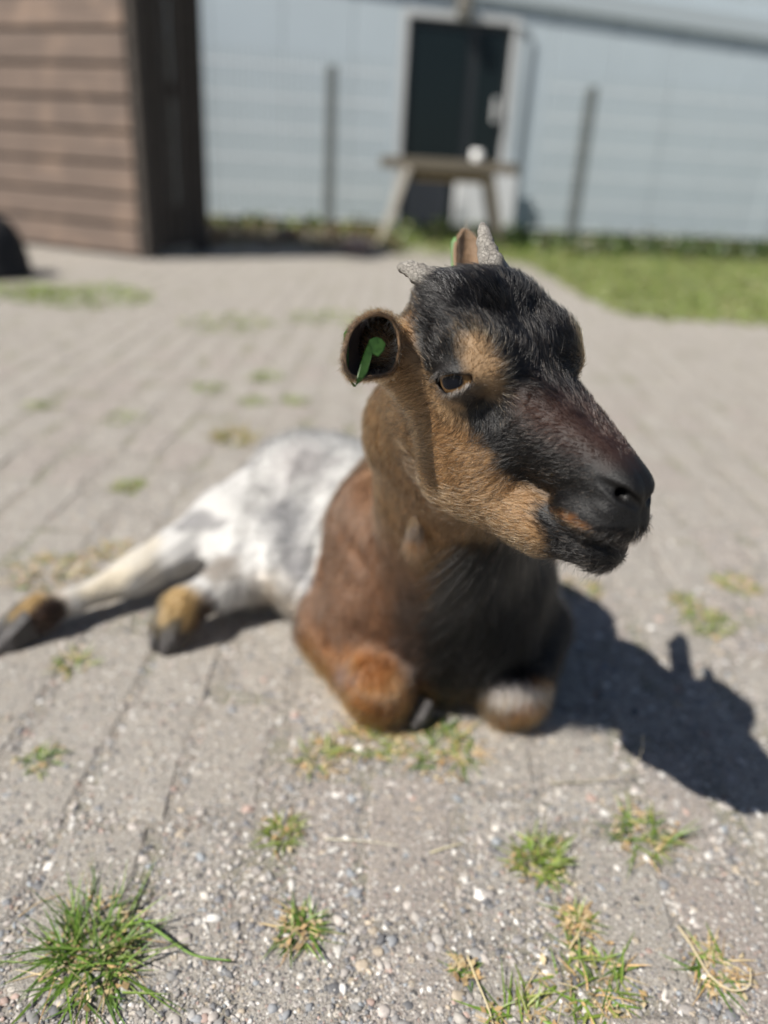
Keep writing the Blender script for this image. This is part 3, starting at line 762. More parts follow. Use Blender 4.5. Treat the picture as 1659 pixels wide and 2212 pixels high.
for sgn, gaze in ((-1, (0.22, -0.96, -0.16)), (1, (0.22, 0.96, -0.16))):
    bm = bmesh.new(); bmesh.ops.create_uvsphere(bm, u_segments=48, v_segments=32, radius=EYE_R * HS)
    me = bpy.data.meshes.new('eye'); bm.to_mesh(me); bm.free()
    c = h2w(EYE_C * np.array([1, sgn, 1]))
    g = HM @ (np.array(gaze) / np.linalg.norm(gaze)); hx = HM @ np.array([0.96, 0, 0.26])
    hx = hx - g * (hx @ g); hx /= np.linalg.norm(hx); hy = np.cross(g, hx)
    e = bpy.data.objects.new('eye', me); COL.objects.link(e); me.materials.append(M_EYE)
    me.polygons.foreach_set('use_smooth', [True] * len(me.polygons))
    e.parent = goat; e.matrix_parent_inverse = world_of(goat).inverted()
    e.matrix_basis = Matrix(((hx[0], hy[0], g[0], c[0]), (hx[1], hy[1], g[1], c[1]), (hx[2], hy[2], g[2], c[2]), (0, 0, 0, 1)))

# ---- horns
def E(x, y): return (713.2 + 0.2645 * x, 466.3 + 0.2645 * y)
def horn_material():
    k = NT('horn')
    pos = k.n('ShaderNodeNewGeometry').outputs['Position']
    wn = k.n('ShaderNodeTexNoise', {'Vector': pos, 'Scale': 170.0, 'Detail': 4.0})
    dp = k.n('ShaderNodeVectorMath', {0: pos, 1: k.n('ShaderNodeVectorMath', {0: wn.outputs['Color'], 1: (0.004, 0.004, 0.004)}, operation='MULTIPLY').outputs[0]}, operation='ADD').outputs[0]
    v = k.n('ShaderNodeTexVoronoi', {'Vector': dp, 'Scale': 260.0, 'Randomness': 1.0}, feature='DISTANCE_TO_EDGE')
    nz = k.n('ShaderNodeTexNoise', {'Vector': pos, 'Scale': 600.0, 'Detail': 8.0, 'Roughness': 0.75})
    n2 = k.n('ShaderNodeTexNoise', {'Vector': pos, 'Scale': 120.0, 'Detail': 3.0})
    cr = k.ramp(v.outputs['Distance'], [(0.0, 0.0), (0.05, 1.0)])
    col = k.mix(k.ramp(nz.outputs[0], [(0.3, 0.0), (0.7, 1.0)]), (0.09, 0.08, 0.07), (0.46, 0.43, 0.38))
    col = k.mix(k.ramp(n2.outputs[0], [(0.42, 0.0), (0.62, 0.6)]), col, (0.16, 0.14, 0.12))
    col = k.mix(k.math('ADD', k.math('MULTIPLY', cr, 0.6), 0.4), (0.09, 0.08, 0.07), col)
    h = k.math('ADD', k.math('MULTIPLY', cr, 0.5), k.math('MULTIPLY', nz.outputs[0], 1.2))
    bp = k.n('ShaderNodeBump', {'Height': h, 'Strength': 0.9, 'Distance': 0.0015})
    return k.done(k.n('ShaderNodeBsdfPrincipled', {'Base Color': col, 'Roughness': 0.5, 'Normal': bp.outputs[0]}))
M_HORN = horn_material()
def horn(pts, radii, seed):
    P = np.array([atdepth(*E(x, y), d) for x, y, d in pts]); R = np.array(radii) * 0.2645
    t0 = np.linspace(0, 1, len(P)); t = np.linspace(0, 1, 22)
    P = np.stack([np.interp(t, t0, P[:, i]) for i in range(3)], 1); R = np.interp(t, t0, R) / F * 0.585
    for _ in range(3):
        P[1:-1] = (P[:-2] + 2 * P[1:-1] + P[2:]) / 4; R[1:-1] = (R[:-2] + 2 * R[1:-1] + R[2:]) / 4
    V, Fc = tube(P, R, 22)
    V = np.array(V); Cn = np.repeat(P, 22, 0); n = vnoise(V, 300, seed) * 0.13 + vnoise(V, 800, seed + 1) * 0.10
    ring = 0.085 * np.sin(np.repeat(np.arange(22), 22) * 1.7 + vnoise(V, 120, seed + 5) * 1.5)
    V = Cn + (V - Cn) * (1 + n + ring)[:, None]
    return link('horn', mesh_from('horn', V, Fc), M_HORN, goat, True)
hn = horn([(890, 580, 0.585), (800, 520, 0.566), (710, 462, 0.566), (630, 432, 0.572), (575, 420, 0.578), (556, 417, 0.580)], [118, 102, 80, 56, 38, 14], 21)
hf = horn([(1370, 520, 0.612), (1318, 400, 0.598), (1284, 290, 0.602), (1264, 190, 0.608), (1250, 110, 0.613), (1244, 66, 0.616)], [124, 112, 90, 66, 46, 18], 31)

# ---- ears and their tags
M_EARIN = plain('ear_inside', (0.055, 0.038, 0.032), 0.7, 0.3, 300)
M_EARRIM = plain('ear_back', (0.035, 0.026, 0.020), 0.6, 0.4, 300)
M_EAROUT = plain('ear_outside', (0.15, 0.092, 0.050), 0.7, 0.3, 300)
def tagmat():
    k = NT('ear_tag_plastic')
    pos = k.n('ShaderNodeNewGeometry').outputs['Position']
    nz = k.n('ShaderNodeTexNoise', {'Vector': pos, 'Scale': 260.0, 'Detail': 5.0})
    col = k.mix(k.ramp(nz.outputs[0], [(0.42, 0.0), (0.75, 1.0)]), (0.11, 0.245, 0.055), (0.05, 0.125, 0.03))
    b = k.n('ShaderNodeBsdfPrincipled', {'Base Color': col, 'Roughness': 0.38})
    tr = k.n('ShaderNodeBsdfTranslucent', {'Color': (0.16, 0.34, 0.04, 1)})
    mx = k.n('ShaderNodeMixShader', {0: 0.35, 1: b.outputs[0], 2: tr.outputs[0]})
    return k.done(mx)
M_TAG = tagmat()
rim_px = [(548, 1000), (520, 895), (470, 838), (400, 815), (320, 828), (240, 872), (180, 940), (145, 1040), (127, 1150), (135, 1240), (180, 1300), (250, 1312), (330, 1300), (410, 1290), (490, 1270), (535, 1180), (552, 1090)]
def ear_near():
    n = len(rim_px); rings = 7; V = []; Fc = []
    cx, cy = 375, 1060
    for j in range(rings):
        s = j / (rings - 1)
        sh = 1 - 0.80 * s ** 2.3
        for i, (x, y) in enumerate(rim_px):
            d = 0.542 - 0.034 * (548 - x) / 420 + 0.078 * s ** 0.9 + 0.016 * max(0, 1 - s * 2) * max(0, 1 - ((x - 470) ** 2 + (y - 1240) ** 2) ** 0.5 / 190)
            bul = 1 + 0.10 * math.sin(min(1, s * 3) * math.pi)
            V.append(atdepth(*E(cx + 40 * s + (x - cx) * sh * bul, cy + (y - cy) * sh * bul), d))
    for j in range(rings - 1):
        for i in range(n):
            i2 = (i + 1) % n
            Fc.append((j * n + i, j * n + i2, (j + 1) * n + i2, (j + 1) * n + i))
    Fc.append(tuple((rings - 1) * n + i for i in range(n)))
    return np.array(V), Fc, n, rings
EV, EF, EN, ER = ear_near()
def thick(name, V, Fc, th, mat_in, mat_out, parent, flip=False):
    me = mesh_from(name, V, [tuple(reversed(f)) for f in Fc] if flip else Fc)
    me.materials.append(mat_in); me.materials.append(mat_out)
    o = link(name, me, None, parent, True)
    ss = o.modifiers.new('s', 'SUBSURF'); ss.levels = ss.render_levels = 2
    so_ = o.modifiers.new('t', 'SOLIDIFY'); so_.thickness = th; so_.offset = -1
    so_.material_offset = 1; so_.material_offset_rim = 1
    return o
ear_n = thick('ear', EV, EF, 0.0022, M_EARIN, M_EAROUT, goat)
# far ear: a cupped leaf seen edge-on behind the far horn
base_f = h2w((-5.9, 4.3, 1.0)); tip_f = atdepth(*E(1112, 100), 0.700)
FVl = []; NF, MF = 9, 7
side = RT * 0.95 + FWD * 0.3; nrm = np.cross(tip_f - base_f, side); nrm /= np.linalg.norm(nrm)
for i in range(NF):
    t = i / (NF - 1); wv = 0.0165 * (1 - max(0, (t - 0.55) / 0.45) ** 2.2) ** 0.5 + 0.0006
    c0 = base_f + (tip_f - base_f) * t + nrm * 0.006 * math.sin(t * 3.1)
    for j in range(MF):
        a = (j / (MF - 1) - 0.5) * 2
        FVl.append(c0 + side * wv * math.sin(a * 1.25) + nrm * wv * 0.9 * (math.cos(a * 1.25) - 0.6))
FFl = [(i * MF + j, i * MF + j + 1, (i + 1) * MF + j + 1, (i + 1) * MF + j) for i in range(NF - 1) for j in range(MF - 1)]
ear_f = thick('ear', np.array(FVl), FFl, 0.0030, M_EAROUT, M_EAROUT, goat)

def flat_tag(name, pts, th, parent, bend=0.0):
    """tag outline given as (crop x, crop y, depth), extruded away from the viewer"""
    P = np.array([atdepth(*E(x, y), d) for x, y, d in pts]); n = len(P)
    B_ = P + FWD * th
    V = list(P) + list(B_); Fc = [tuple(range(n - 1, -1, -1)), tuple(n + i for i in range(n))]
    Fc += [(i, (i + 1) % n, n + (i + 1) % n, n + i) for i in range(n)]
    me = mesh_from(name, V, Fc)
    bm = bmesh.new(); bm.from_mesh(me)
    bmesh.ops.recalc_face_normals(bm, faces=bm.faces)
    bmesh.ops.bevel(bm, geom=bm.edges[:], offset=0.0004, segments=2, affect='EDGES')
    bm.to_mesh(me); bm.free()
    return link(name, me, M_TAG, parent)
flat_tag('ear_tag', [(318, 1010, 0.523), (372, 985, 0.527), (420, 1000, 0.531), (455, 1045, 0.534), (440, 1095, 0.532), (392, 1150, 0.528), (345, 1125, 0.525), (312, 1060, 0.522)], 0.003, ear_n)
# the folded flag of the tag hanging below the ear
flat_tag('tag_flag', [(318, 1020, 0.523), (352, 1040, 0.526), (346, 1120, 0.525), (325, 1200, 0.523), (305, 1275, 0.521), (275, 1325, 0.519), (205, 1392, 0.513), (222, 1300, 0.515), (250, 1200, 0.517), (285, 1100, 0.520)], 0.0016, ear_n)
tv = [(108, 960, 0.528), (150, 900, 0.530), (150, 1300, 0.530), (215, 1395, 0.537), (190, 1395, 0.534), (112, 1290, 0.527)]
flat_tag('tag_backing', tv, 0.0015, ear_n)
flat_tag('ear_tag', [(985, 215, .692), (1005, 175, .692), (1030, 165, .690), (1040, 260, .690), (1035, 420, .690), (990, 420, .692)], 0.0025, ear_f)

# ---- wattle, hooves
M_WAT = plain('wattle_hair', (0.08, 0.05, 0.032), 0.8, 0.5, 160, 0.6)
wp = [atdepth(908, 1105, 0.752), atdepth(905, 1122, 0.744), atdepth(900, 1142, 0.744), atdepth(895, 1160, 0.750), atdepth(892, 1172, 0.754)]
V_, F_ = tube(wp, [0.0060, 0.0058, 0.0060, 0.0064, 0.0040], 14)
WAT = link('wattle', mesh_from('wattle', V_, F_), M_WAT, goat, True)
M_HOOF = plain('hoof_horn', (0.052, 0.047, 0.046), 0.5, 0.45, 120, 0.5)
def hoof(c, d, up=(0, 0, 1), L=0.048, w=0.034, h=0.030):
    d = np.asarray(d, float); d /= np.linalg.norm(d); up = np.asarray(up, float)
    s = np.cross(d, up); s /= np.linalg.norm(s); u = np.cross(s, d)
    bm = bmesh.new()
    for sg in (-1, 1):
        pts = []
        for (a, b, e) in ((0, 0.06, 0.45), (0, 0.95, 0.40), (0, 0.1, -0.5), (0, 0.95, -0.5), (0.55, 0.10, 0.22), (0.55, 1.0, 0.12), (1.0, 0.16, -0.18), (1.0, 0.55, -0.25),
                          (1.02, 0.16, -0.5), (1.0, 0.6, -0.5), (0.6, 1.02, -0.5), (0.05, 0.5, 0.55), (0.5, 0.5, 0.30), (0.9, 0.35, -0.05)):
            pts.append(bm.verts.new(np.asarray(c) + d * a * L + s * sg * b * w / 2 + u * e * h))
        r = bmesh.ops.convex_hull(bm, input=pts)
        bmesh.ops.delete(bm, geom=[g for g in r['geom_interior'] if isinstance(g, bmesh.types.BMVert)], context='VERTS')
    me = bpy.data.meshes.new('hoof'); bm.to_mesh(me); bm.free()
    o = link('hoof', me, M_HOOF, goat)
    b_ = o.modifiers.new('b', 'BEVEL'); b_.width = 0.002; b_.segments = 2
    return o
hoof((-0.494, 0.914, 0.030), (-0.64, -0.70, -0.22), L=0.062, w=0.050, h=0.044)
hoof((-0.288, 0.922, 0.042), (-0.42, -0.70, -0.55), L=0.052, w=0.052, h=0.046)
hoof((0.066, 0.785, 0.026), (-0.45, -0.60, -0.15), L=0.034, w=0.030, h=0.026)

# ---- fur
def fur_material():
    k = NT('fur')
    c = k.n('ShaderNodeAttribute', attribute_name='hcol').outputs['Color']
    h = k.n('ShaderNodeBsdfHairPrincipled')
    h.model = 'CHIANG'; h.parametrization = 'COLOR'
    k.t.links.new(c, h.inputs['Color'])
    for n_, v_ in (('Roughness', 0.19), ('Radial Roughness', 0.30), ('Coat', 0.0), ('IOR', 1.38), ('Random Roughness', 0.2)):
        if n_ in h.inputs: h.inputs[n_].default_value = v_
    return k.done(h)
M_FUR = fur_material()

def hair_object(name, pts, rad, col, parent):
    """pts (n,k,3), rad (n,k), col (n,3)"""
    n, kk, _ = pts.shape
    hc = bpy.data.hair_curves.new(name)
    hc.add_curves([kk] * n)
    hc.attributes['position'].data.foreach_set('vector', pts.astype(np.float32).ravel())
    ra = hc.attributes.get('radius') or hc.attributes.new('radius', 'FLOAT', 'POINT')
    ra.data.foreach_set('value', rad.astype(np.float32).ravel())
    ca = hc.attributes.new('hcol', 'FLOAT_COLOR', 'CURVE')
    ca.data.foreach_set('color', np.concatenate([col, np.ones((n, 1))], 1).astype(np.float32).ravel())
    hc.materials.append(M_FUR)
    o = bpy.data.objects.new(name, hc); COL.objects.link(o)
    o.parent = parent; o.matrix_parent_inverse = world_of(parent).inverted()
    return o

def unit(v): return v / (np.linalg.norm(v, axis=1, keepdims=True) + 1e-12)

def sample(V, T, dens):
    """random points on triangles T with dens hairs per m2 (per triangle)"""
    a, b, c = V[T[:, 0]], V[T[:, 1]], V[T[:, 2]]
    nn = np.cross(b - a, c - a); ar = np.linalg.norm(nn, axis=1) / 2
    cnt = RNG.poisson(ar * dens)
    i = np.repeat(np.arange(len(T)), cnt)
    u = RNG.random(len(i)); v = RNG.random(len(i)); m = u + v > 1; u[m] = 1 - u[m]; v[m] = 1 - v[m]
    return a[i] + (b[i] - a[i]) * u[:, None] + (c[i] - a[i]) * v[:, None], i, nn / (2 * ar[:, None] + 1e-15)

def strands(P, N, D, length, lift, rad, k=4, wob=0.18, droop=0.0):
    n = len(P)
    T = unit(D - N * (D * N).sum(1, keepdims=True))
    Bt = np.cross(N, T)
    T = unit(T + Bt * RNG.normal(size=(n, 1)) * wob)
    lift = np.clip(lift * (1 + RNG.normal(size=n) * 0.35), 0.05, 1.2)
    curl = RNG.normal(size=(n, 1)) * 0.10
    out = np.zeros((n, k, 3))
    for j in range(k):
        t = j / (k - 1)
        q = P - N * 0.0006 + length[:, None] * (T * t * np.cos(lift * (1 - 0.5 * t))[:, None] + N * (t * np.sin(lift * (1 - 0.45 * t)))[:, None] + Bt * curl * t * t)
        q[:, 2] -= droop * length * t * t
        q[:, 2] = np.maximum(q[:, 2], 0.0008)
        out[:, j] = q
    R = rad[:, None] * np.linspace(1.0, 0.25, k)[None]
    return out, R

# smooth vertex normals of the body
a_, b_, c_, d_ = (GV[GF[:, i]] for i in range(4))
fn = np.cross(c_ - a_, d_ - b_); VN = np.zeros_like(GV)
for i in range(4): np.add.at(VN, GF[:, i], fn)
VN = unit(VN)
TRI = np.concatenate([GF[:, [0, 1, 2]], GF[:, [0, 2, 3]]])
cen = GV[TRI].mean(1)
Lc = w2h(cen)
hd_ = np.sqrt(((cen - h2w((2.5, 0, -2.5))) ** 2).sum(1))
headness = np.clip((0.165 - hd_) / 0.02, 0, 1)
nearness = np.clip((0.95 - cen[:, 1]) / 0.25, 0, 1)
dens = 1e4 * (20 + 14 * nearness) * (1 - headness) + 1e4 * 58 * headness
lx, ly, lz = Lc.T
aly = np.abs(ly)
eq = np.stack([lx - EYE_C[0], aly - EYE_C[1], lz - EYE_C[2]], 1); er = np.linalg.norm(eq, axis=1)
dens = np.where((er < EYE_R + 0.06), 0, dens)                       # none on the lid's inner face
dens = np.where(cen[:, 2] < 0.006, 0, dens)
inn = (lx > 9.3) & (np.linalg.norm(np.stack([lx - 10.2, aly - 1.0, lz + 5.7], 1), axis=1) < 0.95)
dens = np.where(inn, 0, dens)
Qc = np.stack([lx, aly, lz], 1)
for a, b in zip(MOUTH[:-1], MOUTH[1:]): dens = np.where((cone(Qc, a, b, 0, 0) < 0.20) & (cen[:, 2] > 0.3), 0, dens)
RP, ti, FN = sample(GV, TRI, dens)
b3 = VN[TRI[ti]].mean(1)
RN = unit(b3)
col, hfac = coat(RP, jit=11.0)
L = w2h(RP); lx, ly, lz = L.T; aly = np.abs(ly); sg = np.sign(ly)
hfar = np.sqrt(((RP - h2w((2.5, 0, -2.5))) ** 2).sum(1))
isH = np.clip((0.165 - hfar) / 0.02, 0, 1)
n = len(RP)
# comb direction on the head, in its frame: from the nose back, fanning round the eyes
D = np.zeros((n, 3)); D[:, 0] = -1.0
D[:, 2] = np.where(lz > 0.5, 0.45, -0.35) + np.clip((lz + 7) * -0.25, 0, 0.5)
D[:, 1] = sg * (0.15 + 0.25 * (lz > 1.5))
eq = np.stack([lx - EYE_C[0] - 0.7, aly - EYE_C[1], lz - EYE_C[2] + 0.1], 1); er = np.linalg.norm(eq, axis=1)
rad_dir = unit(eq); rad_dir[:, 1] *= sg
we = np.clip((4.2 - er) / 1.7, 0, 1)[:, None] * np.array([1.0])
D = D * (1 - we) + rad_dir * we * 1.3
Dw = D @ HM.T
Db = np.tile(AX * 0.75 + np.array([0, 0, -0.75]), (n, 1))
neck = np.clip((RP[:, 2] - 0.26) / 0.08, 0, 1)[:, None]
Db = Db * (1 - neck) + np.array([0.02, 0.45, -0.9]) * neck
chest = ((RP[:, 1] < 0.93) & (RP[:, 2] < 0.30))[:, None]
Db = np.where(chest, np.array([0.0, -0.15, -1.0]), Db)
hleg = (RP[:, 0] < -0.20)[:, None]
Db = np.where(hleg, np.array([-0.6, -0.6, -0.35]), Db)
D = Dw * isH[:, None] + Db * (1 - isH[:, None])
ln_h = np.interp(lx, [-7, -3, 3, 7, 9.5, 11], [0.014, 0.0110, 0.0095, 0.0080, 0.0042, 0.0022])
ln_h = np.where(lz < -7.5, np.maximum(ln_h, 0.0085), ln_h)
ln_h = np.where((lz > 3.0), 0.0115, ln_h)
ln_h *= np.clip((np.linalg.norm(np.stack([lx - EYE_C[0], aly - EYE_C[1], lz - EYE_C[2]], 1), axis=1) - 1.45) / 1.2, 0.35, 1)
xx, yy, _ = proj(RP)
npad = poly_sd(xx, yy, P_NOSE); ln_h = np.where((npad < 0) & (lx > 8.2), 0.0014, ln_h)
ln_b = np.where(RP[:, 1] < 1.0, 0.024, 0.018)
ln_b = np.where(RP[:, 0] < -0.22, 0.0075, ln_b)
ln_b = np.where((RP[:, 2] < 0.10) & (RP[:, 1] < 0.93), 0.021, ln_b)
ln_b = np.where((RP[:, 2] > 0.33), 0.017, ln_b)
length = (ln_h * isH + ln_b * (1 - isH)) * RNG.uniform(0.65, 1.2, n)
lift = np.where(isH > 0.5, 0.30, 0.24)
lift = np.where((lz > 2.2) & (isH > 0.5), 0.42, lift)
lift = np.where((lx > 3.0) & (isH > 0.5), 0.40, lift)
lift = np.where((RP[:, 2] < 0.12) & (RP[:, 1] < 0.95), 0.45, lift)
lift = np.where((er < 3.2) & (isH > 0.5), 0.42, lift)
rad = np.where(isH > 0.5, 0.00018, 0.00022) * RNG.uniform(0.6, 1.4, n)
# tone: every hair differs a little, some of the black ones are lightened as painted glints
tone = np.exp(RNG.normal(size=(n, 1)) * 0.50 + vnoise(RP, 900, 41)[:, None] * 0.25 + np.where(isH > 0.5, 0.0, 1.0)[:, None] * 0.22 * vnoise(RP, 210, 43)[:, None])
hcol = np.clip(col * tone, 0.0015, 0.9)
glint = (RNG.random(n) < np.where(lx > 2.5, 0.13, 0.04)) & (col.max(1) < 0.08) & (isH > 0.5)
hcol[glint] = hcol[glint] * 2.0 + np.array([0.050, 0.035, 0.024]) * RNG.uniform(0.3, 1.3, (glint.sum(), 1))
dk = (RNG.random(n) < np.where(er < 4.5, 0.42, 0.27)) & (col[:, 0] > 0.12) & (col[:, 0] < 0.45)
hcol[dk] *= 0.16
wsp = (RNG.random(n) < 0.28) & (col.min(1) > 0.3)
hcol[wsp] *= 0.42
# locks: neighbouring hairs lean the same way
cl = np.stack([vnoise(RP, 650, 51), vnoise(RP, 650, 52), vnoise(RP, 650, 53)], 1) * np.where(isH > 0.5, 0.30, 0.0)[:, None]
cl += np.stack([vnoise(RP, 160, 54), vnoise(RP, 160, 55), vnoise(RP, 160, 56)], 1) * np.where(isH > 0.5, 0.12, 0.28)[:, None]
D = unit(D) + cl
pts, R_ = strands(RP, RN, D, length, lift, rad)
hair_object('fur', pts, R_, hcol, goat)
print('HAIRS', n, 'verts', len(GV))

# long guard hairs: chest, chin, whiskers, brow
def long_hairs(name, mask_fn, count, length, rad, col, D, lift, droop, wob=0.3):
    ok = np.where(mask_fn(RP, L))[0]
    i = RNG.choice(ok, min(count, len(ok)), replace=False); m = len(i)
    p, r = strands(RP[i], RN[i], np.tile(D, (m, 1)), RNG.uniform(0.5, 1.15, m) * length, np.full(m, lift), np.full(m, rad), 7, wob, droop)
    cc = np.clip(np.tile(col, (m, 1)) * np.exp(RNG.normal(size=(m, 1)) * 0.4), 0.004, 0.9)
    return p, r, cc
G = [long_hairs('c', lambda P, L: (P[:, 2] > 0.10) & (P[:, 2] < 0.33) & (P[:, 1] < 0.86) & (P[:, 0] > 0.07) & (P[:, 0] < 0.20), 5200, 0.055, 0.00024, BLACK, np.array([-0.35, -0.2, -1.0]), 0.42, 0.35, 0.5),
     long_hairs('c', lambda P, L: (P[:, 2] > 0.16) & (P[:, 2] < 0.33) & (P[:, 1] < 0.84) & (P[:, 0] > 0.06) & (P[:, 0] < 0.17), 260, 0.040, 0.00022, (0.20, 0.17, 0.145), np.array([-0.6, -0.2, -1.0]), 0.5, 0.3),  # sparse grey strands painted in as glints on the black chest
     long_hairs('k', lambda P, L: (P[:, 2] < 0.07) & (P[:, 1] < 0.92) & (P[:, 0] > -0.1) & (P[:, 0] < 0.25), 3500, 0.026, 0.00016, (0.36, 0.15, 0.045), np.array([-0.2, -0.4, -0.8]), 0.5, 0.3),
     long_hairs('j', lambda P, L: (L[:, 2] < -9.2) & (L[:, 0] > 1) & (L[:, 0] < 9.5) & (P[:, 2] > 0.3), 500, 0.016, 0.0001, BLACK, HM @ np.array([-0.4, 0, -1.0]), 0.7, 0.1),
     long_hairs('w', lambda P, L: (L[:, 2] < -7.0) & (L[:, 0] > 7.0) & (P[:, 2] > 0.3), 20, 0.011, 0.00008, (0.40, 0.37, 0.34), HM @ np.array([0.2, 0, -0.9]), 0.8, 0.1, 0.6),
     long_hairs('w', lambda P, L: (np.abs(L[:, 0] - 2.2) < 0.9) & (np.abs(L[:, 2] + 1.6) < 0.5) & (P[:, 2] > 0.3), 8, 0.024, 0.00008, (0.30, 0.28, 0.26), HM @ np.array([0.2, 0, -1.0]), 0.7, 0.1, 0.4),
     long_hairs('w', lambda P, L: (np.abs(L[:, 0] + 2.6) < 1.7) & (np.abs(np.abs(L[:, 1]) - 3.6) < 0.9) & (L[:, 2] > 3.6), 620, 0.009, 0.00017, (0.34, 0.33, 0.32), HM @ np.array([-1.0, 0, 0.6]), 0.4, 0.0, 0.4),  # pale hairs at the horn bases, also standing for the highlight there
     long_hairs('w', lambda P, L: (L[:, 2] > -6) & (P[:, 2] > 0.42), 160, 0.013, 0.00008, (0.16, 0.14, 0.12), HM @ np.array([-1.0, 0, 0.2]), 0.55, 0.0, 0.5)]
hair_object('guard_hair', np.concatenate([g[0] for g in G]), np.concatenate([g[1] for g in G]), np.concatenate([g[2] for g in G]), goat)

# upper lashes and ear hair
ls = []; lr = []; lc = []
def add_strand(p0, d, ln, r, c, bend, k=7):
    t = np.linspace(0, 1, k)[:, None]
    ls.append(np.asarray(p0) + np.asarray(d) * ln * t + np.asarray(bend) * ln * t * t); lr.append(r * np.linspace(1, 0.25, k)); lc.append(c)
for sgn in (-1, 1):
    for i in range(46):
        a = RNG.uniform(-1.25, 1.25)
        p = EYE_C + np.array([a * 0.97 - 0.15, 0, 0]); z = 0.55 - 0.22 * a * a + 0.24 * a
        p = np.array([p[0], EYE_C[1] + math.sqrt(max(0.1, (EYE_R + 0.2) ** 2 - a * a - z * z)), EYE_C[2] + z])
        p[1] *= sgn
        d = np.array([0.25 * a + RNG.normal() * 0.12, sgn * 0.75, -0.55 + RNG.normal() * 0.15])
        add_strand(h2w(p), HM @ d, RNG.uniform(0.005, 0.0095), 0.00009, (0.03, 0.026, 0.024) if RNG.random() < 0.7 else (0.25, 0.22, 0.19), HM @ np.array([0, 0, -0.35]))
for sgn in (-1, 1):              # pale fringe painting the highlight under the lower lid and at the inner corner
    for i in range(190):
        a = RNG.uniform(-1.5, 1.55); z = -0.92 + 0.42 * a * a * 0.55 + 0.22 * a - RNG.random() * 0.18
        p = np.array([EYE_C[0] + a * 0.97, EYE_C[1] + math.sqrt(max(0.05, (EYE_R + 0.22) ** 2 - a * a * 0.9 - z * z)), EYE_C[2] + z]); p[1] *= sgn
        d = np.array([0.35 * a + RNG.normal() * 0.15 - 0.1, sgn * 0.45, -0.8])
        add_strand(h2w(p), HM @ d, RNG.uniform(0.0025, 0.006), 0.00013, (0.24, 0.20, 0.165) if RNG.random() < 0.5 else (0.09, 0.065, 0.045), HM @ np.array([-0.2, 0, -0.1]))
ring = EV.reshape(ER, EN, 3)
for i in range(9000):           # back and rim of the near ear
    a = RNG.random() * EN; i0 = int(a) % EN; f = a - int(a); s = RNG.random() ** 1.7 * (ER - 1.01); j = int(s); g_ = s - j
    p = (ring[j, i0] * (1 - f) + ring[j, (i0 + 1) % EN] * f) * (1 - g_) + (ring[j + 1, i0] * (1 - f) + ring[j + 1, (i0 + 1) % EN] * f) * g_
    ctr_ = ring[:, :].mean((0, 1)); o_ = p - ctr_; o_ /= np.linalg.norm(o_)
    lower = i0 in (11, 12, 13, 14)
    up_ = i0 in (0, 1, 2, 3, 4)
    c = (0.17, 0.10, 0.048) if (s > 0.45 or (s > 0.1 and up_)) else (0.03, 0.024, 0.020) if RNG.random() < 0.8 else (0.2, 0.16, 0.12)
    add_strand(p + o_ * 0.003, o_ * 0.5 + FWD * (0.15 if s > 0.25 else -0.25) + RNG.normal(size=3) * 0.25 + np.array([-0.2, 0, 0]), RNG.uniform(0.0020, 0.0045) * (1 if s < 0.5 else 1.5), 0.00013, c, (0, 0, -0.1))
for i in range(420):            # pale tufts inside the ear, near its lower and inner edge
    i0 = int(RNG.choice([0, 1, 12, 13, 14, 14, 15, 15, 16, 3, 4])); f = RNG.random(); s = RNG.random() * 2.2; j = int(s)
    p = ring[j, i0] * (1 - f) + ring[j, (i0 + 1) % EN] * f
    ctr_ = ring.mean((0, 1)); o_ = ctr_ - p; o_ /= np.linalg.norm(o_)
    add_strand(p, o_ * 0.6 - FWD * 0.5 + RNG.normal(size=3) * 0.25, RNG.uniform(0.006, 0.013), 0.00011, (0.55, 0.47, 0.38) if i0 not in (3, 4) else (0.3, 0.27, 0.24), (-0.1, 0, -0.3))
FV3 = np.array(FVl).reshape(NF, MF, 3)
for i in range(1400):
    a = RNG.random() * (NF - 1.01); b = RNG.random() * (MF - 1.01); i0, j0 = int(a), int(b); f, g_ = a - i0, b - j0
    p = (FV3[i0, j0] * (1 - f) + FV3[i0 + 1, j0] * f) * (1 - g_) + (FV3[i0, j0 + 1] * (1 - f) + FV3[i0 + 1, j0 + 1] * f) * g_
    nn_ = nrm * (1 if RNG.random() < 0.5 else -1)
    add_strand(p + nn_ * 0.002, unit((tip_f - base_f)[None])[0] * 0.8 + nn_ * 0.5 + RNG.normal(size=3) * 0.2, RNG.uniform(0.004, 0.008), 0.00011, (0.24, 0.15, 0.085), (0, 0, 0))
for i in range(1800):
    t = RNG.random() * 3.9; i0 = int(t); p = np.array(wp[i0]) * (1 - t + i0) + np.array(wp[i0 + 1]) * (t - i0)
    d = unit(RNG.normal(size=(1, 3)))[0]
    add_strand(p + d * 0.006, d * 0.5 + np.array([0, 0, -0.9]), RNG.uniform(0.008, 0.018), 0.00018, (0.15, 0.088, 0.042) if t < 1.4 else ((0.22, 0.18, 0.15) if RNG.random() < 0.4 else (0.11, 0.08, 0.06)) if t < 2.9 else (0.20, 0.085, 0.035), (0, 0, -0.2))
hair_object('fine_hair', np.array(ls), np.array(lr), np.array(lc), goat)

# ================================================================== BACKGROUND
def zrot(a): return Matrix.Rotation(a, 3, 'Z')
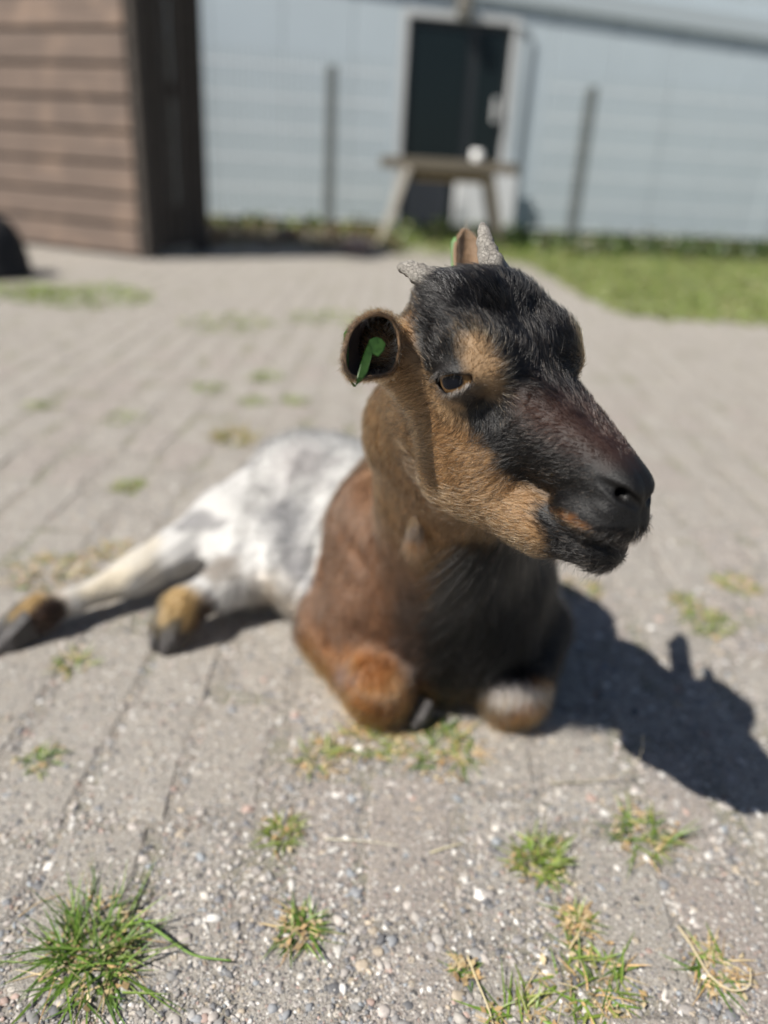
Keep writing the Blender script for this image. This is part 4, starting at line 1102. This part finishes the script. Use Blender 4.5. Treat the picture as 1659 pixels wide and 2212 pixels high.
# ---- pale building: a wall receding to the right
W0 = ground(440, 467, 0.06); WD = ground(1659, 521, 0.06) - W0; WD /= np.linalg.norm(WD); W0[2] = 0; WN = np.array([WD[1], -WD[0], 0.0]); WA = math.atan2(WD[1], WD[0])
def plane_hit(x, y, off=0.0):
    """pixel -> (distance along the wall, height) on the wall plane moved off metres towards the viewer"""
    v = ray(x, y); p0 = W0 + WN * off
    t = ((p0 - CAM) @ WN) / (v @ WN); p = CAM + v * t
    return (p - p0) @ WD, p[2]
def wp_(t, z, off=0.0): return W0 + WD * t + WN * off + np.array([0, 0, z])
M_WALL = plain('wall_panel', (0.455, 0.52, 0.56), 0.55, 0.06, 3.0)
M_TRIM = plain('wall_trim', (0.50, 0.51, 0.51), 0.5, 0.05, 8.0)
M_DARKG = plain('dark_glass', (0.010, 0.016, 0.018), 0.18, 0, 1, 0, 0, 0.25)
M_GREY = plain('grey_metal', (0.24, 0.26, 0.27), 0.5, 0.1, 30)
M_GAP = plain('gap_strip', (0.06, 0.06, 0.055), 0.9, 0.3, 20)
house = empty('pale_building', tuple(wp_(3, 0))); tag(house, 'long pale grey-blue panelled building with a dark glass door', 'building')
def wbox(name, t0, t1, z0, z1, o0, o1, mat, parent, bevel=0.004):
    c = (wp_(t0, z0, o0) + wp_(t1, z1, o1)) / 2
    me = box_mesh(name, tuple(c), (abs(t1 - t0), abs(o1 - o0), abs(z1 - z0)), zrot(WA), bevel)
    return link(name, me, mat, parent)
dl, dtop = plane_hit(884, 34); dr, _ = plane_hit(1112, 60)
_, dbase = plane_hit(884, 490); dbase = 0.06
tw = -3.6; i = 0
edges = [tw]
while tw < 12: tw += 0.62; edges.append(tw)
for a, b in zip(edges[:-1], edges[1:]):
    for (p, q, z0) in (((a, min(b, dl - 0.055), 0.07)), ((max(a, dr + 0.055), b, 0.07)), ((max(a, dl - 0.055), min(b, dr + 0.055), dtop + 0.055))):
        if q - p > 0.02: wbox('panel', p + 0.004, q - 0.004, z0, 3.3, -0.06, 0.0, M_WALL, house, 0.006)
wbox('wall_core', -3.6, 12, 0.02, 3.3, -0.5, -0.065, M_GREY, house)
wbox('gap_strip', -3.6, 12, 0.0, 0.068, -0.45, -0.03, M_GAP, house)  # dark strip filling the gap under the panels
# roof edge dropping to the right
(ta, za), (tb, zb) = plane_hit(1330, 12, 0.045), plane_hit(1659, 62, 0.045)
sl_ = (zb - za) / (tb - ta)
me = bpy.data.meshes.new('roof_gutter'); bm = bmesh.new()
vs = []
for t in (-3.6, 12.0):
    z = za + sl_ * (t - ta)
    for dz, of in ((-0.085, 0.004), (-0.085, 0.045), (0.085, 0.045), (0.085, 0.004)): vs.append(bm.verts.new(wp_(t, z + dz, of)))
for q in range(4): bm.faces.new((vs[q], vs[(q + 1) % 4], vs[4 + (q + 1) % 4], vs[4 + q]))
bm.faces.new(vs[3::-1]); bm.faces.new(vs[4:])
bm.to_mesh(me); bm.free(); link('roof_gutter', me, plain('gutter', (0.40, 0.45, 0.48), 0.5), house)
# door
dm = (dl + dr) / 2
door = link('door', box_mesh('door', tuple(wp_(dm, (dbase + dtop) / 2, -0.045)), (dr - dl, 0.03, dtop - dbase), zrot(WA), 0.004), plain('door_leaf', (0.022, 0.026, 0.030), 0.5), house)
door['label'] = 'dark glazed door in a pale frame'
for p, q in ((dl + 0.05, dl + 0.58 * (dr - dl)), (dl + 0.58 * (dr - dl) + 0.10, dr - 0.05)):
    wbox('pane', p, q, dbase + 0.62 if p > dm else dbase + 0.12, dtop - 0.06, -0.03, -0.018, M_DARKG, door, 0.0)
wbox('kick_plate', dl + 0.02, dl + 0.5 * (dr - dl), dbase + 0.02, dbase + 0.55, -0.03, -0.016, plain('kick_plate', (0.03, 0.035, 0.045), 0.5), door)
wbox('handle', dr - 0.12, dr - 0.09, dbase + 0.95, dbase + 1.15, -0.03, 0.03, M_TRIM, door)
for n_, a in (('door_frame', (dl - 0.055, dl, dbase, dtop + 0.055)), ('door_frame', (dr, dr + 0.055, dbase, dtop + 0.055)), ('door_frame', (dl, dr, dtop, dtop + 0.055))):
    wbox(n_, *a, -0.06, 0.012, M_TRIM, house, 0.004)
t_, z_ = plane_hit(1000, 12)
wbox('wall_lamp', t_ - 0.06, t_ + 0.06, z_ - 0.09, z_ + 0.10, 0.002, 0.12, plain('lamp_body', (0.16, 0.15, 0.13), 0.5), house, 0.02)
t_, z_ = plane_hit(1148, 80)
V_, F_ = tube([wp_(t_, 0.1, 0.018), wp_(t_, z_, 0.018), wp_(t_ - 0.06, z_ + 0.06, 0.018), wp_(t_ - 0.16, z_ + 0.08, 0.018)], 0.014, 10)
link('drain_pipe', mesh_from('drain_pipe', V_, F_), plain('pipe', (0.33, 0.36, 0.38), 0.5), house, True)
t_, _ = plane_hit(1040, 430)
crate = wbox('white_board', t_ - 0.30, t_ + 0.30, 0.03, 0.62, 0.08, 0.14, plain('white_board', (0.68, 0.69, 0.70), 0.5, 0.05, 10), None)
tag(crate, 'white board leaning against the door behind the wooden table', 'board')

# ---- wire mesh fence in front of the building
FO = 0.45
fence = empty('wire_fence', tuple(wp_(2, 0, FO))); tag(fence, 'grey wire mesh fence panels with square posts before the pale building', 'fence')
M_POST = plain('fence_post', (0.13, 0.145, 0.145), 0.6, 0.15, 12)
M_WIRE = plain('fence_wire', (0.78, 0.80, 0.80), 0.45)
M_WIREV = plain('fence_wire_thin', (0.22, 0.25, 0.25), 0.5)
t1, _ = plane_hit(714, 300, FO); t2, _ = plane_hit(1258, 340, FO); sp_ = t2 - t1
FT = plane_hit(719, 118, FO)[1]
for i in range(-2, 4):
    t = t1 + i * sp_
    p = wbox('post', t - 0.045, t + 0.045, 0, FT - (0.08 if i in (0, 1) else 0.0), FO - 0.045, FO + 0.045, M_POST, fence, 0.006)
zs = np.arange(0.12, FT + 0.01, 0.235)
gl_, gr_ = plane_hit(840, 300, FO)[0], plane_hit(1165, 300, FO)[0]          # gateway before the door
for z in zs:
    for i in range(-1, 3):
        a_, b_ = t1 + i * sp_ + 0.05, t1 + (i + 1) * sp_ - 0.05
        for p, q in ([(a_, b_)] if i != 0 else [(a_, gl_), (gr_, b_)]):
            V_, F_ = tube([wp_(p, z, FO + 0.05), wp_(q, z, FO + 0.05)], 0.0055, 6)
            link('rail_wire', mesh_from('rail_wire', V_, F_), M_WIRE, fence)
vv, ff = [], []
for t in np.arange(t1 - 1.5 * sp_, t1 + 3 * sp_, 0.05):
    if gl_ < t < gr_: continue
    V_, F_ = tube([wp_(t, 0.1, FO + 0.043), wp_(t, FT, FO + 0.043)], 0.0036, 4, False)
    b = len(vv); vv += V_; ff += [tuple(b + q for q in f) for f in F_]
o = link('upright_wires', mesh_from('upright_wires', vv, ff), M_WIREV, fence); o['kind'] = 'stuff'

# ---- wooden picnic table
TY = 6.75
pl, pr_ = aty(822, 350, TY), aty(1120, 372, TY)
tz = 0.62; txc = (pl[0] + pr_[0]) / 2; tl = pr_[0] - pl[0]
table = empty('picnic_table', (txc, TY + 0.35, 0)); tag(table, 'weathered wooden picnic table with splayed legs before the door', 'table')
M_TWOOD = plain('table_wood', (0.115, 0.098, 0.072), 0.8, 0.35, 14, 0.4)
M_TWOOD2 = plain('table_leg_wood', (0.40, 0.37, 0.32), 0.8, 0.3, 14, 0.4)
for i in range(5):
    link('plank', box_mesh('plank', (txc, TY + 0.07 + i * 0.145, tz), (tl, 0.13, 0.085), None, 0.006), M_TWOOD, table)
for s in (-1, 1):
    link('cross_beam', box_mesh('cross_beam', (txc + s * tl * 0.30, TY + 0.36, tz - 0.065), (0.07, 0.66, 0.08), None, 0.006), M_TWOOD, table)
    for yy in (0.08, 0.62):
        a = np.array([txc + s * tl * 0.30, TY + yy, tz - 0.03]); b = np.array([txc + s * tl * (0.47 if s < 0 else 0.44), TY + yy + (0.0), 0.0])
        d = b - a; L_ = np.linalg.norm(d); q = Vector(d).to_track_quat('Z', 'Y')
        link('leg', box_mesh('leg', tuple((a + b) / 2), (0.19 if s < 0 else 0.11, 0.06, L_), q.to_matrix(), 0.006), M_TWOOD2 if s < 0 else M_TWOOD, table)
link('apron', box_mesh('apron', (txc, TY + 0.05, tz - 0.075), (tl * 0.62, 0.03, 0.09), None, 0.005), plain('apron', (0.12, 0.085, 0.035), 0.8, 0.3, 15), table)
cp = aty(1030, 335, TY + 0.2)
bm = bmesh.new(); prof = [(0.030, 0), (0.038, 0.005), (0.045, 0.10), (0.042, 0.10), (0.034, 0.01)]
rings = [[bm.verts.new((cp[0] + r_ * math.cos(a), TY + 0.2 + r_ * math.sin(a), tz + 0.0235 + z_)) for a in np.linspace(0, 2 * math.pi, 20, endpoint=False)] for r_, z_ in prof]
for a, b in zip(rings[:-1], rings[1:]):
    for q in range(20): bm.faces.new((a[q], a[(q + 1) % 20], b[(q + 1) % 20], b[q]))
bm.faces.new(rings[0][::-1]); bm.faces.new(rings[-1])
me = bpy.data.meshes.new('white_cup'); bm.to_mesh(me); bm.free()
tag(link('white_cup', me, plain('cup', (0.8, 0.8, 0.78), 0.3), None, True), 'small white cup standing on the wooden table', 'cup')

# ---- brown timber shed with a shaded slatted side
SD = np.array([-0.93, 0.37, 0.0]); SD /= np.linalg.norm(SD); SB = np.array([0.37, 0.93, 0.0]); SB /= np.linalg.norm(SB)
S0 = ground(312, 560); S0[2] = 0
SA = math.atan2(-SD[1], -SD[0])
shed = empty('timber_shed', tuple(S0 + SD * 1.0 + SB * 0.4)); tag(shed, 'brown timber shed of horizontal boards at the left edge', 'shed')
def boardmat():
    k = NT('shed_board')
    pos = k.n('ShaderNodeNewGeometry').outputs['Position']
    mp = k.n('ShaderNodeVectorMath', {0: pos, 1: (3.0, 3.0, 60.0)}, operation='MULTIPLY').outputs[0]
    nz = k.n('ShaderNodeTexNoise', {'Vector': mp, 'Scale': 1.0, 'Detail': 6.0, 'Roughness': 0.6})
    n2 = k.n('ShaderNodeTexNoise', {'Vector': pos, 'Scale': 5.0, 'Detail': 3.0})
    oi = k.n('ShaderNodeObjectInfo').outputs['Random']
    c = k.mix(nz.outputs[0], (0.060, 0.042, 0.033), (0.25, 0.185, 0.148))
    c = k.mix(k.ramp(n2.outputs[0], [(0.5, 0.0), (0.72, 0.6)]), c, (0.30, 0.21, 0.155))
    c = k.mix(k.math('MULTIPLY', oi, 0.35), c, (0.11, 0.085, 0.072))
    bp = k.n('ShaderNodeBump', {'Height': nz.outputs[0], 'Strength': 0.5, 'Distance': 0.006})
    return k.done(k.n('ShaderNodeBsdfPrincipled', {'Base Color': c, 'Roughness': 0.75, 'Normal': bp.outputs[0]}))
M_SHED = boardmat(); M_SLAT = plain('slat_wood_shade', (0.050, 0.042, 0.036), 0.9, 0.4, 12, 0.4)  # slats coloured dark for the shade on that side
SHH, BH = 1.72, 0.172
for i in range(10):
    c = S0 + SD * 1.35 + np.array([0, 0, 0.012 + (i + 0.5) * BH])
    link('board', box_mesh('board', tuple(c), (2.66, 0.028, BH - 0.022), zrot(SA) @ Matrix.Rotation(0.05, 3, 'X'), 0.004), M_SHED, shed)
link('corner_post', box_mesh('corner_post', tuple(S0 + SB * 0.05 + np.array([0, 0, SHH / 2])), (0.07, 0.09, SHH), zrot(SA), 0.006), M_SLAT, shed)
link('corner_post', box_mesh('corner_post', tuple(S0 + SB * 0.60 + np.array([0, 0, SHH / 2])), (0.07, 0.09, SHH), zrot(SA), 0.006), M_SLAT, shed)
for off_, w in ((0.14, 0.082), (0.235, 0.072), (0.32, 0.055), (0.41, 0.076), (0.505, 0.084)):
    link('slat', box_mesh('slat', tuple(S0 + SB * off_ + np.array([0, 0, SHH / 2 + 0.02])), (0.022, w, SHH - 0.06), zrot(SA), 0.004), M_SLAT, shed)
for z in (0.25, 0.95, 1.5):
    link('batten', box_mesh('batten', tuple(S0 + SB * 0.33 - SD * -0.03 + np.array([0, 0, z])), (0.03, 0.56, 0.09), zrot(SA), 0.004), M_SLAT, shed)
link('back_wall', box_mesh('back_wall', tuple(S0 + SD * 1.55 + SB * 0.66 + np.array([0, 0, SHH / 2])), (2.3, 0.025, SHH), zrot(SA), 0.004), M_SLAT, shed)
link('roof', box_mesh('roof', tuple(S0 + SD * 1.30 + SB * 0.32 + np.array([0, 0, SHH + 0.05])), (2.95, 0.86, 0.06), zrot(SA) @ Matrix.Rotation(-0.05, 3, 'X'), 0.01), M_SLAT, shed)
# made-up dark tub at the left edge
bc = ground(-64, 600)
bm = bmesh.new(); prof = [(0.235, 0.0), (0.245, 0.015), (0.235, 0.03), (0.225, 0.10), (0.205, 0.18), (0.170, 0.245), (0.120, 0.285), (0.060, 0.300), (0.055, 0.310), (0.02, 0.312)]
rings = [[bm.verts.new((bc[0] + r_ * math.cos(a), bc[1] + 0.12 + r_ * math.sin(a), z_ + 0.001)) for a in np.linspace(0, 2 * math.pi, 32, endpoint=False)] for r_, z_ in prof]
for a, b in zip(rings[:-1], rings[1:]):
    for q in range(32): bm.faces.new((a[q], a[(q + 1) % 32], b[(q + 1) % 32], b[q]))
bm.faces.new(rings[0][::-1]); bm.faces.new(rings[-1])
me = bpy.data.meshes.new('tub'); bm.to_mesh(me); bm.free()
tag(link('edge_mound', me, plain('mound_black', (0.008, 0.008, 0.010), 0.8), None, True), 'black rounded tub at the left edge below the shed, made up for a dark shape', 'tub')

def vnoise0(P, s, seed=0):
    r = np.random.default_rng(seed); o = np.zeros(len(P))
    for i in range(7):
        k = r.normal(size=3) * s * (0.6 + 0.35 * i); o += np.sin(P @ k + r.uniform(0, 6.28)) / (1 + 0.35 * i)
    return o / 2.6
# ---- lawn, weeds and litter under the building
M_LAWN = plain('lawn_soil', (0.13, 0.135, 0.055), 0.9, 0.4, 9)
_e = [(1140, 575), (1200, 605), (1250, 640), (1320, 676), (1420, 690), (1500, 694), (1600, 703), (1680, 706), (1950, 690)]
_ex = np.linspace(1140, 1950, 46); _ey = np.interp(_ex, [p[0] for p in _e], [p[1] for p in _e]) + np.array([random.uniform(-5, 5) for _ in _ex])
lp = [ground(x, y, -0.0005) for x, y in zip(_ex, _ey)]
lp = [tuple(p) for p in lp] + [tuple(wp_(9.0, 0, 0.05)), tuple(wp_(1.2, 0, 0.05))]
lp = [(p[0], p[1], -0.0005) for p in lp]
tag(link('lawn', mesh_from('lawn', lp, [tuple(range(len(lp)))]), M_LAWN), kind='structure')
def blade_field(name, n, inside, box, l0, l1, w, cols, seed, label, cat):
    r = np.random.default_rng(seed); x = r.uniform(box[0], box[1], n * 3); y = r.uniform(box[2], box[3], n * 3)
    ok = inside(x, y); x, y = x[ok][:n], y[ok][:n]; m = len(x)
    L_ = r.uniform(l0, l1, m); a = r.random(m) * 6.28; tilt = r.uniform(0.2, 0.9, m); ww = w * r.uniform(0.6, 1.3, m)
    dx, dy = np.cos(a) * tilt, np.sin(a) * tilt; sx, sy = -np.sin(a), np.cos(a)
    V = np.zeros((m, 5, 3))
    V[:, 0] = np.stack([x - sx * ww, y - sy * ww, np.zeros(m)], 1); V[:, 1] = np.stack([x + sx * ww, y + sy * ww, np.zeros(m)], 1)
    V[:, 2] = np.stack([x + dx * L_ * .5 - sx * ww, y + dy * L_ * .5 - sy * ww, L_ * .62], 1); V[:, 3] = np.stack([x + dx * L_ * .5 + sx * ww, y + dy * L_ * .5 + sy * ww, L_ * .62], 1)
    V[:, 4] = np.stack([x + dx * L_, y + dy * L_, L_ * .9], 1)
    T = np.array([[0, 1, 3], [0, 3, 2], [2, 3, 4]])[None] + (np.arange(m) * 5)[:, None, None]
    C = np.repeat(np.array(cols)[r.integers(0, len(cols), m)] * r.uniform(0.7, 1.3, (m, 1)), 5, 0)
    o = link(name, fast_tris(name, V.reshape(-1, 3), T.reshape(-1, 3), C), M_GRASS, None)
    return tag(o, label, cat, kind='stuff')
lpx = np.array([(p[0], p[1]) for p in lp])
def in_lawn(x, y): return poly_in(x, y, lpx)
def poly_in(x, y, pts):
    s = np.zeros(x.shape, bool)
    for (x0, y0), (x1, y1) in zip(pts, np.roll(pts, -1, 0)):
        s ^= ((y0 > y) != (y1 > y)) & (x < (x1 - x0) * (y - y0) / ((y1 - y0) or 1e-9) + x0)
    return s
LG = [(0.17, 0.25, 0.05), (0.21, 0.28, 0.06), (0.28, 0.31, 0.10), (0.32, 0.30, 0.14), (0.14, 0.20, 0.045)]
blade_field('lawn_grass', 42000, in_lawn, (0.5, 7.5, 3.6, 10.5), 0.012, 0.035, 0.004, LG, 3, 'short green grass of the lawn right of the goat', 'grass')
def weeds(name, n, t0, t1, o0, o1, h0, h1, cols, seed, label):
    r = np.random.default_rng(seed); V, T, C = [], [], []
    for _ in range(n):
        p = wp_(r.uniform(t0, t1), 0, r.uniform(o0, o1)); L_ = r.uniform(h0, h1); a = r.random() * 6.28; tl_ = r.uniform(0.1, 0.8)
        d = np.array([math.cos(a) * tl_, math.sin(a) * tl_, 1.0]); s = np.array([-math.sin(a), math.cos(a), 0]) * L_ * r.uniform(0.12, 0.3)
        b0 = p + d * L_ * r.uniform(0, 0.8); b1 = b0 + d * L_ * 0.45
        b = len(V); V += [b0, (b0 + b1) / 2 + s, b1, (b0 + b1) / 2 - s]; T += [(b, b + 1, b + 2, b + 3)]
        C += [np.array(cols[r.integers(len(cols))]) * r.uniform(0.6, 1.3)] * 4
    o = link(name, fast_tris(name, np.array(V), np.array(T), np.array(C)), M_GRASS, None)
    return tag(o, label, 'weeds', kind='stuff')
DG = [(0.035, 0.075, 0.018), (0.05, 0.10, 0.02), (0.03, 0.06, 0.02)]
weeds('wall_weeds', 9000, 2.2, 9.0, 0.05, 1.7, 0.04, 0.12, DG + [(0.09, 0.13, 0.03), (0.12, 0.11, 0.05)], 5, 'dark green weeds growing along the foot of the pale building')
weeds('fence_weeds', 900, -0.5, 3.0, 0.1, 0.8, 0.04, 0.14, DG + LG, 6, 'mixed green weeds below the fence left of the door')
weeds('leaf_litter', 1500, -0.3, 1.6, 0.6, 2.0, 0.03, 0.10, [(0.20, 0.12, 0.055), (0.26, 0.17, 0.08), (0.10, 0.12, 0.03), (0.08, 0.05, 0.03)], 7, 'brown leaf litter and scrub between the shed and the table')
weeds('table_weeds', 1500, 1.4, 3.0, 0.6, 2.2, 0.03, 0.08, LG, 8, 'light green grass under the wooden table')
# stones in the litter
for (px, py, s, col, lb) in ((768, 548, 0.10, (0.34, 0.235, 0.19), 'reddish brown stone in the litter left of the goat horns'),
                             (615, 520, 0.09, (0.30, 0.215, 0.16), 'brown stone in the litter beside the fence'),
                             (455, 525, 0.09, (0.34, 0.24, 0.16), 'ochre stone in the litter beside the shed')):
    V0, F0 = ico(3); c = ground(px, py); rr = np.random.default_rng(int(px))
    V = V0 * (1 + 0.16 * vnoise0(V0, 2.2, int(px)))[:, None] * np.array([s * 1.1, s, s * 0.7]) + c + np.array([0, 0, s * 0.45])
    tag(link('stone', fast_tris('stone', V, F0), plain('stone_' + str(px), col, 0.85, 0.3, 25, 0.4), None, True), lb, 'stone', 'stones in the leaf litter')
